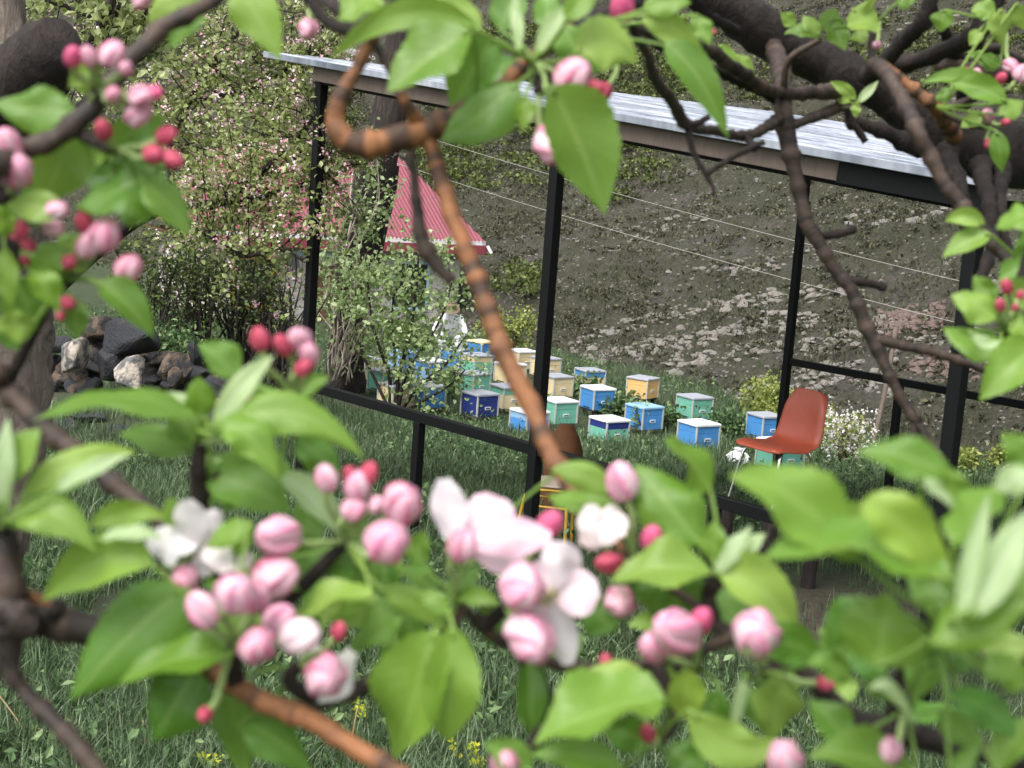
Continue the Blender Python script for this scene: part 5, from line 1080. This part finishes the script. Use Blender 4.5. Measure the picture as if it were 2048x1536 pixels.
LV = [
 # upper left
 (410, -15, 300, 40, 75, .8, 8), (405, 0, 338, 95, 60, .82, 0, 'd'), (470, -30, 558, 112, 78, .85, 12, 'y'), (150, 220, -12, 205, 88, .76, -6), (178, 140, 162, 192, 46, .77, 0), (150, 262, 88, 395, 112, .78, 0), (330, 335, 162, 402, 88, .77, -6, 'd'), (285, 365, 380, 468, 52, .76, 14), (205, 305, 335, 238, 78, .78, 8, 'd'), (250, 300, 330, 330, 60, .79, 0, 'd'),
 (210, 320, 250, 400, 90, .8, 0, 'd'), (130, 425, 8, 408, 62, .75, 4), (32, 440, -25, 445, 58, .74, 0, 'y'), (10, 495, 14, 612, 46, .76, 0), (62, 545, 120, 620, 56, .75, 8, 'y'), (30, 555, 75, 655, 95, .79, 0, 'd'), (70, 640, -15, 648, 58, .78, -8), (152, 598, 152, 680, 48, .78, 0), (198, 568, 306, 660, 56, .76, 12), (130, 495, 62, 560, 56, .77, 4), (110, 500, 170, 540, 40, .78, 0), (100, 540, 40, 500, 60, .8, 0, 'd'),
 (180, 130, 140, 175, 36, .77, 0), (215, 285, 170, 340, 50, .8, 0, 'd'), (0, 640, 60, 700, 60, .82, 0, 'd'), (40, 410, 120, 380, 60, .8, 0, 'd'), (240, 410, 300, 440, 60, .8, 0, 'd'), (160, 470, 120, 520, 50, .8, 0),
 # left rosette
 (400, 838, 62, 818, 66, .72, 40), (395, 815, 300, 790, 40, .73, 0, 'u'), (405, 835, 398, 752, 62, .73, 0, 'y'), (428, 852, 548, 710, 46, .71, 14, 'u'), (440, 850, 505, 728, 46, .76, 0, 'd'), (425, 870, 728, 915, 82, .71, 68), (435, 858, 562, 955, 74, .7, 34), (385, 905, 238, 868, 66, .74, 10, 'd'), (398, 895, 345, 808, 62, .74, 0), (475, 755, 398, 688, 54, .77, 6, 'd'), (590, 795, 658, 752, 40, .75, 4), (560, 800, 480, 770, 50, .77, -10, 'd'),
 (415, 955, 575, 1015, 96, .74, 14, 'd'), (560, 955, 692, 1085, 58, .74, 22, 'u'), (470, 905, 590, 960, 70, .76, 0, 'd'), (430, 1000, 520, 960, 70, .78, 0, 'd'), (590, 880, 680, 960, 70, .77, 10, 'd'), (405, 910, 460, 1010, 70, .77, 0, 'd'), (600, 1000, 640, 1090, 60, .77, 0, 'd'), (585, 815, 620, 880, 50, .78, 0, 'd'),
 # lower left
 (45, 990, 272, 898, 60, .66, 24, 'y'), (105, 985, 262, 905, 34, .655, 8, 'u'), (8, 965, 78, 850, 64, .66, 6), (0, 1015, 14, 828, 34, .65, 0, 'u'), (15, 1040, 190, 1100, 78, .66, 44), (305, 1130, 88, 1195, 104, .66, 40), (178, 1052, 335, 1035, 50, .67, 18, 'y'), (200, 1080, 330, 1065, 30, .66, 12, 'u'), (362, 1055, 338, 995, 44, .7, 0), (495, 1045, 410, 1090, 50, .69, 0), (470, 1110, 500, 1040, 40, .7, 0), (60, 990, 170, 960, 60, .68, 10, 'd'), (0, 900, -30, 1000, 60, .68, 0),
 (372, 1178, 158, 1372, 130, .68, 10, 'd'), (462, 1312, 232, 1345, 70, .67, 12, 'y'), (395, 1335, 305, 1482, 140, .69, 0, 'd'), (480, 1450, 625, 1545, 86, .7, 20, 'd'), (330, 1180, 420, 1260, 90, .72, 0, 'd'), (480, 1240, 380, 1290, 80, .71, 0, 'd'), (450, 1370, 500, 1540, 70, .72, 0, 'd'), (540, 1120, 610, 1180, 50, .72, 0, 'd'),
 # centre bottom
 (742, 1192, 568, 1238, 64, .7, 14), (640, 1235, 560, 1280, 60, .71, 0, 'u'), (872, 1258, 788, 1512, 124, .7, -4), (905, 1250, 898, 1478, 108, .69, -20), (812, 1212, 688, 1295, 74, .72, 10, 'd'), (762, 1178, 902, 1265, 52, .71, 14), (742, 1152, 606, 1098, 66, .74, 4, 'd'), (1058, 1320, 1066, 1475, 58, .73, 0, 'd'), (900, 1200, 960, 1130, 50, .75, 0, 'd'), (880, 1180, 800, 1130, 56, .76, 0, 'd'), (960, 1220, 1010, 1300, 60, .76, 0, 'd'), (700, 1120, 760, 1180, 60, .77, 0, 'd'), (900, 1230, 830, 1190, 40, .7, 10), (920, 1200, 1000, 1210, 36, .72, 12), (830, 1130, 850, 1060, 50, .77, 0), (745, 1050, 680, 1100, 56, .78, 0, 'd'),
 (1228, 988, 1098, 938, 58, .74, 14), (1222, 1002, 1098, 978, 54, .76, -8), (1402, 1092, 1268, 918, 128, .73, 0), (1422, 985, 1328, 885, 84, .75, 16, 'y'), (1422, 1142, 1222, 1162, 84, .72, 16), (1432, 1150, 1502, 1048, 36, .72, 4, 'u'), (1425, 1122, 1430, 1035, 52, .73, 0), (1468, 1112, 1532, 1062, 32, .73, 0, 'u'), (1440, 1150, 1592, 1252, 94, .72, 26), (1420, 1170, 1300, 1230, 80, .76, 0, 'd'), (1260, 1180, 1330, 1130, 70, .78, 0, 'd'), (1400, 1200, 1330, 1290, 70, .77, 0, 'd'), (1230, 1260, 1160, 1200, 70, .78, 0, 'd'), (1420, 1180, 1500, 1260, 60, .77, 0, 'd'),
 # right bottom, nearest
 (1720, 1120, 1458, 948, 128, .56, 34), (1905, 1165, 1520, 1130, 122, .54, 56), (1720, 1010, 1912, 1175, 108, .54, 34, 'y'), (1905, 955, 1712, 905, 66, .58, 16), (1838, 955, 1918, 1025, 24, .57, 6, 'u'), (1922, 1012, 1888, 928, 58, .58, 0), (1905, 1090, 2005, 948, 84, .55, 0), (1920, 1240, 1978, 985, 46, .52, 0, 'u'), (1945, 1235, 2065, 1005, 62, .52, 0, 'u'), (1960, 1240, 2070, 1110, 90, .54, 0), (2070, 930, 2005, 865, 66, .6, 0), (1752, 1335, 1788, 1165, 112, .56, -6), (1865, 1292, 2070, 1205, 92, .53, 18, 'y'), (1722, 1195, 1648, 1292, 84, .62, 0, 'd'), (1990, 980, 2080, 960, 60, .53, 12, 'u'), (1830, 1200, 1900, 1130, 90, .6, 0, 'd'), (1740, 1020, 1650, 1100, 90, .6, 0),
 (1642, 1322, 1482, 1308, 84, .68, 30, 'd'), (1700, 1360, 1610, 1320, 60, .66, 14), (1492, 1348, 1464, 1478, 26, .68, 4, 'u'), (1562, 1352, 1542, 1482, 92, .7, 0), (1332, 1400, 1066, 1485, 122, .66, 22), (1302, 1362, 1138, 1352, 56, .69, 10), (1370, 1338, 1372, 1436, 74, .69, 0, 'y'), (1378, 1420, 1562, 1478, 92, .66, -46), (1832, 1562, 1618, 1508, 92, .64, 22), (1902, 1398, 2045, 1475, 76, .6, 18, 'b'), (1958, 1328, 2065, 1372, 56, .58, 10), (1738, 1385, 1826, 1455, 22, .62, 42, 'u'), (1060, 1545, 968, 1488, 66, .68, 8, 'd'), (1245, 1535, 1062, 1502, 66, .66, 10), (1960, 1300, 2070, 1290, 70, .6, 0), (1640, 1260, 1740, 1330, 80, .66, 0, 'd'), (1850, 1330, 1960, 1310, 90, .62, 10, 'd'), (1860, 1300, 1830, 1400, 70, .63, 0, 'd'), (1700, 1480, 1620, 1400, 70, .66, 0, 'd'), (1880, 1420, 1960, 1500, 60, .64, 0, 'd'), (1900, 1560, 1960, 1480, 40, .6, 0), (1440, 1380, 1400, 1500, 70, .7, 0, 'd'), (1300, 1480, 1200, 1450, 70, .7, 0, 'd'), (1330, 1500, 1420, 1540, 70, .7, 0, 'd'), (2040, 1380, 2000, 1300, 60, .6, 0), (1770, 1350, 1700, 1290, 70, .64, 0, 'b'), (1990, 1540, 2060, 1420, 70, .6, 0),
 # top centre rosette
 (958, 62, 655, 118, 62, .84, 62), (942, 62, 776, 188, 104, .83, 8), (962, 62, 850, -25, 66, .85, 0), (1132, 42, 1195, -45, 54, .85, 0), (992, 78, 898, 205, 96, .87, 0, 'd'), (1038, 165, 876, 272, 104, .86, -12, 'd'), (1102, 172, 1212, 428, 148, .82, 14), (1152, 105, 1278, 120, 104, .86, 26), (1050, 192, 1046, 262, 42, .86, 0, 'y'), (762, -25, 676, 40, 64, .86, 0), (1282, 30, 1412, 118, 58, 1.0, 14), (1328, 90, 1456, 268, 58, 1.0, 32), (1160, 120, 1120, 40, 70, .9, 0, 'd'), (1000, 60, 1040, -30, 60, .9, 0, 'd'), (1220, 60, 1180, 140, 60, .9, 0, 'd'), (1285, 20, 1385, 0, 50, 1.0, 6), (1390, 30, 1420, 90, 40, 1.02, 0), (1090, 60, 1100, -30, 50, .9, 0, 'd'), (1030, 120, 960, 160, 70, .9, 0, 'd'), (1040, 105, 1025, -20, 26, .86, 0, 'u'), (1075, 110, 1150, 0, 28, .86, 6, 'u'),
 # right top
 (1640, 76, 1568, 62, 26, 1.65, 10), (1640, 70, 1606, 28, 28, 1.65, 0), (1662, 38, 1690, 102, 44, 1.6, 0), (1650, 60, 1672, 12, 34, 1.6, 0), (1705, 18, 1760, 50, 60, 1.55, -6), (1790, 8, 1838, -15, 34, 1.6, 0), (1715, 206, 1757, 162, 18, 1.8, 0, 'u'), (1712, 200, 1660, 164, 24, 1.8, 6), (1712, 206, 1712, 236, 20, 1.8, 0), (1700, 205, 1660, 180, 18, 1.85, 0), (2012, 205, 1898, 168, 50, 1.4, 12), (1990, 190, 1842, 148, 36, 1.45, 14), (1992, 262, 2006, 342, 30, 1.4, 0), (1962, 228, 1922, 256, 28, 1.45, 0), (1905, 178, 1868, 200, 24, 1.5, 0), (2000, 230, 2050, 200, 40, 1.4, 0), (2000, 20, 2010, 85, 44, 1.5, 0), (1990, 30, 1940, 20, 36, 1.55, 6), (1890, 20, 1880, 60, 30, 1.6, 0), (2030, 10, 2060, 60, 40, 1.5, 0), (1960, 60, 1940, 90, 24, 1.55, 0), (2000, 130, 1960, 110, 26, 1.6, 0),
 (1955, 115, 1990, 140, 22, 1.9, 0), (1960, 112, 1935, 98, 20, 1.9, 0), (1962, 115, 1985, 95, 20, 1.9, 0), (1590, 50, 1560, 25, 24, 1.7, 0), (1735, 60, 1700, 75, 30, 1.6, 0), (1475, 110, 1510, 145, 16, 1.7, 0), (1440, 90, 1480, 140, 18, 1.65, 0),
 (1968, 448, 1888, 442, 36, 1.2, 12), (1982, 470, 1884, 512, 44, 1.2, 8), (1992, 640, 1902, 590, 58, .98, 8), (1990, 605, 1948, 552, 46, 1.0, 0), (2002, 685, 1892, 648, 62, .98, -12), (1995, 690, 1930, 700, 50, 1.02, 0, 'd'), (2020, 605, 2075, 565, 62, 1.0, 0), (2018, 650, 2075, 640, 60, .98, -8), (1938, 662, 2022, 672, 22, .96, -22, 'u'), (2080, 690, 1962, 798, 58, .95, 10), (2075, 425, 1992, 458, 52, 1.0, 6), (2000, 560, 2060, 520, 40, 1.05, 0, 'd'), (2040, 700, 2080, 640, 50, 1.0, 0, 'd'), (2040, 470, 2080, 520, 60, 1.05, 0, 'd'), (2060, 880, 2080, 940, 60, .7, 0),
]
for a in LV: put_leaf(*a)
# filler leaves low in the bank of foliage, behind the ones above
for _ in range(46):
    x = rng.uniform(420, 1900); y = rng.uniform(1120, 1460) if x > 900 else rng.uniform(1080, 1300)
    a = rng.uniform(0, 2*math.pi); l = rng.uniform(70, 130)
    if 1560 < x < 1760 and 1120 < y < 1300 or (900 < x < 1060 and y > 1330) or (560 < x < 760 and y > 1240): continue
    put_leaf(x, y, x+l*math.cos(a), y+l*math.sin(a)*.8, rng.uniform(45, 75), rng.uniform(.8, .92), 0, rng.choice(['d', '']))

# ---- buds
def bud_mesh(seed, tight):
    r = np.random.default_rng(seed); nt_, npz = 40, 20; V = []; A = []
    tw = r.uniform(.5, .9); ph = r.uniform(0, 1); sx, sy = r.uniform(.92, 1.06, 2); lean = r.normal(size=2)*.07; st = r.normal(size=64); pet = r.uniform(-.06, .1, 5); wide = r.uniform(.0, .3, 5)
    for i in range(npz+1):
        v = i/npz; z = -math.cos(math.pi*v); rad = math.sin(math.pi*v)**.78*(1.0-.22*v**3+.05*math.cos(math.pi*v))
        for j in range(nt_):
            u = j/nt_; kk = u*5+tw*v*1.6+ph; k = kk % 1; pi_ = int(kk) % 5; m_ = math.sin(math.pi*min(1, v*1.02))**.6
            rr = rad*(1+((.20 if not tight else .09)*(k-.45)+pet[pi_]*.6)*m_)
            V.append((rr*sx*math.cos(2*math.pi*u)+lean[0]*z, rr*sy*math.sin(2*math.pi*u)+lean[1]*z, z*(1.06 if not tight else 1.22)))
            sk = .5+.5*math.sin(u*2*math.pi*9+st[pi_]*3)*math.cos(u*2*math.pi*4+st[pi_+5])
            A.append((min(1, .08+wide[pi_]+.75*math.exp(-(1-k)/.16)+.55*math.exp(-k/.07)*0+.30*sk*(.3+.7*v)+.25*max(0, .3-v)), v, k) if not tight else (.85, v, k))
    F = [(i*nt_+j, i*nt_+(j+1) % nt_, (i+1)*nt_+(j+1) % nt_, (i+1)*nt_+j) for i in range(npz) for j in range(nt_)]
    return mesh('bud', V, F, M['bud'], np.array(A))
BM = [bud_mesh(s, s > 6) for s in range(10)]
PINK = {0: (*rgb('c4526a')[:3], .8), 1: (*rgb('d0648c')[:3], .38), 2: (*rgb('dc7ea4')[:3], .0), 3: (*rgb('dd6690')[:3], .65), 4: (*rgb('eed9dd')[:3], .2)}
def put_bud(x, y, dia, kind, d, el=1.0):
    p = P(x, y, d); R_ = dia*d/FPX/2; node, tr = nearest_node(p, .12*max(1, d))
    ax = nrm(p-node) if np.linalg.norm(p-node) < .12*max(1, d) else np.array([0, 0, 1.]); ax = nrm(ax+np.array([0, 0, .25])-nrm(p-CAM)*.15+rng.normal(size=3)*.25)
    q = Vector(ax).to_track_quat('Z', 'Y'); Wm = Matrix.Translation(Vector(p)) @ q.to_matrix().to_4x4() @ Matrix.Rotation(rng.uniform(0, 6.28), 4, 'Z') @ Matrix.Diagonal((R_, R_, R_*el, 1))
    o = bpy.data.objects.new('bud', BM[rng.integers(0, 7) if kind in (1, 2, 4) else rng.integers(7, 10)]); col.objects.link(o); o.parent = tr
    o.matrix_parent_inverse = Matrix.Translation(Vector(-BASE[tr.name])); o.matrix_basis = Wm
    o.color = PINK[kind]
    mb = MB(); b0 = p-ax*R_*el*1.02; dist = np.linalg.norm(node-b0)
    if dist < .12*max(1, d):
        Q = spline([b0+ax*R_*.15, b0-ax*min(.012, dist*.3), (b0+node)/2-ax*.002, node], .006); mb.tube(Q, np.linspace(.0019, .0014, len(Q))*max(1, d**.5), 7)
    else: mb.tube(spline([b0+ax*R_*.15, b0-ax*.02], .006), .0016, 7)
    x_ = nrm(np.cross(ax, [.3, .5, .1])); y_ = np.cross(ax, x_)
    for k in range(5):                                            # sepals hugging the bud's base
        a = k*2*math.pi/5; o_ = x_*math.cos(a)+y_*math.sin(a); s_ = np.cross(ax, o_); c0 = p-ax*R_*el*1.0
        pts = [c0-s_*R_*.2, c0+s_*R_*.2, c0+o_*R_*.62+ax*R_*el*.28+s_*R_*.2, c0+o_*R_*.62+ax*R_*el*.28-s_*R_*.2, c0+o_*R_*1.0+ax*R_*el*.62]
        mb.add(pts, [(0, 1, 2, 3), (3, 2, 4)])
    s2 = mb.build('stalk', M['calyx'], None, True); s2.parent = o; s2.matrix_parent_inverse = Wm.inverted()
    return o
BD = [(146, 113, 36, 3), (177, 112, 36, 1), (224, 106, 50, 2), (252, 136, 30, 1), (227, 188, 32, 1), (283, 192, 48, 1), (308, 186, 30, 3), (277, 228, 54, 2), (207, 259, 36, 0), (333, 270, 34, 0), (308, 308, 42, 0), (346, 318, 38, 0), (14, 290, 64, 1), (34, 342, 68, 2), (284, -2, 40, 1), (278, 16, 12, 0),
      (35, 462, 40, 0), (58, 490, 28, 0), (115, 420, 40, 2), (106, 455, 36, 1), (168, 443, 36, 0), (208, 470, 66, 2), (176, 490, 48, 1), (138, 524, 30, 0), (258, 536, 56, 1), (136, 606, 30, 0), (122, 632, 20, 0), (50, 520, 18, 0),
      (520, 678, 38, 0), (566, 690, 38, 0), (601, 678, 48, 1), (618, 706, 42, 1), (608, 735, 34, 0), (494, 806, 26, 0), (475, 876, 22, 0), (555, 792, 24, 0), (612, 856, 22, 0),
      (652, 955, 48, 2), (714, 970, 54, 2), (737, 946, 36, 0), (700, 946, 28, 0), (707, 1018, 46, 1), (752, 1008, 34, 2), (806, 1006, 80, 1), (775, 1082, 90, 2), (926, 1090, 62, 1), (1099, 1048, 52, 3), (1244, 962, 62, 2, 1.25), (1304, 1076, 44, 3), (1218, 1126, 46, 0), (1240, 1204, 62, 1, 1.1), (1212, 1325, 30, 0), (1045, 1172, 90, 2), (1060, 1276, 98, 2), (1352, 1264, 98, 2, 1.1), (1402, 1242, 50, 3), (1308, 1294, 64, 2, 1.15), (1515, 1266, 98, 2, 1.1),
      (556, 1072, 82, 2), (550, 1152, 86, 1), (474, 1186, 82, 2), (512, 1192, 62, 1), (371, 1160, 58, 1), (404, 1219, 68, 2), (515, 1290, 74, 1), (652, 1352, 86, 1), (560, 1240, 62, 2), (600, 1272, 72, 4), (678, 1262, 34, 0), (1010, 1528, 64, 1), (1570, 1518, 74, 2), (1296, 1466, 32, 0), (1652, 1366, 30, 0), (1780, 1502, 50, 2), (410, 1430, 30, 0),
      (617, 58, 40, 1, 1.4), (1146, 152, 72, 1), (1105, 290, 76, 2, 1.35), (1206, 186, 34, 0), (1245, 14, 50, 3), (1190, 175, 30, 0),
      (1753, 90, 17, 1), (1918, 146, 20, 0), (1934, 145, 22, 0), (1953, 148, 24, 1), (2003, 156, 22, 0), (2022, 132, 30, 1), (2046, 146, 36, 1), (1974, 232, 28, 1), (2012, 244, 16, 0), (1977, 288, 20, 0), (1425, 63, 12, 0), (2013, 573, 26, 0), (2000, 610, 22, 0), (2030, 615, 14, 0), (2040, 590, 16, 0)]
def bud_depth(x, y):
    ds = [(abs(n[1]-x)+abs(n[2]-y), n[3]) for n in NODES]; return min(ds)[1]-.02
for b in BD: put_bud(b[0], b[1], b[2], b[3], bud_depth(b[0], b[1])-(.012 if b[2] > 70 else 0), b[4] if len(b) > 4 else 1.1)

# ---- open blossoms: every petal its own piece
def blossom(tree, cx, cy, d, petals, centre=True):
    p = P(cx, cy, d); mb = MB(); view = nrm(CAM-p)
    node, _ = nearest_node(p, .2); mb.tube(spline([node, (node+p)/2-np.array([0, 0, .004]), p-view*.004], .006), .0016, 7)
    root = mb.build('blossom', M['calyx'], tree, True); BASE[root.name] = np.zeros(3)
    if centre:
        C = p+rng.normal(size=(26, 3))*.0028+view*.004; V, F, A = leafcloud(C, .0022, 1.2, .2)
        obj('stamens', mesh('stamens', V, F, M['straw'], A, False), root)
    for bx, by, tx, ty, wd, dd, bow, pink in petals:
        V, F, A, _ = leaf(bx, by, tx, ty, wd, d+dd, bow, '', True); o = obj('petal', mesh('petal', V, F, M['petal'], A), root); o.color = (*rgb(pink)[:3], 1)
blossom(TR, 1105, 1190, .70, [(1098, 1180, 1140, 1092, 76, -.004, 6, 'f3e3ea'), (1108, 1190, 1196, 1172, 96, .0, 2, 'eac4d3'), (1106, 1198, 1138, 1332, 60, .004, 0, 'e9e3e8'), (1095, 1200, 1060, 1130, 70, .006, 0, 'ecbccd'), (1092, 1205, 1040, 1230, 60, .008, 0, 'ecbccd')])
blossom(TR, 930, 1075, .71, [(905, 1085, 884, 956, 66, .0, 0, 'ece6ec'), (925, 1080, 1022, 1005, 96, .006, 10, 'eab3cc'), (930, 1085, 1100, 1078, 76, -.002, 8, 'e9a9c4'), (935, 1090, 1060, 1125, 56, .004, -4, 'efc3d4'), (915, 1070, 960, 990, 60, .012, 0, 'f0d0de')], False)
blossom(TL, 390, 1095, .70, [(388, 1095, 372, 1000, 62, .0, 4, 'ede6e8'), (392, 1098, 302, 1100, 76, -.004, 14, 'f4f4f6'), (395, 1095, 440, 1020, 56, .004, 0, 'e9e2e2'), (398, 1105, 500, 1118, 60, .002, 6, 'e6d6d6'), (390, 1108, 420, 1150, 46, .006, 0, 'e9e2e2')], False)
blossom(TR, 1205, 1085, .73, [(1195, 1095, 1182, 1012, 52, .0, 0, 'efdcd8'), (1200, 1090, 1256, 1042, 50, -.004, 14, 'f0e0dc'), (1205, 1095, 1165, 1055, 44, .004, 0, 'ead0cc'), (1215, 1090, 1225, 1010, 48, .006, 0, 'efdcd8')], False)
blossom(TL, 625, 1320, .70, [(610, 1380, 705, 1310, 66, .004, -20, 'cfd0c8'), (600, 1330, 640, 1290, 60, .008, 0, 'd9d2d0'), (660, 1390, 700, 1330, 50, .006, 0, 'cfd0c8')], False)
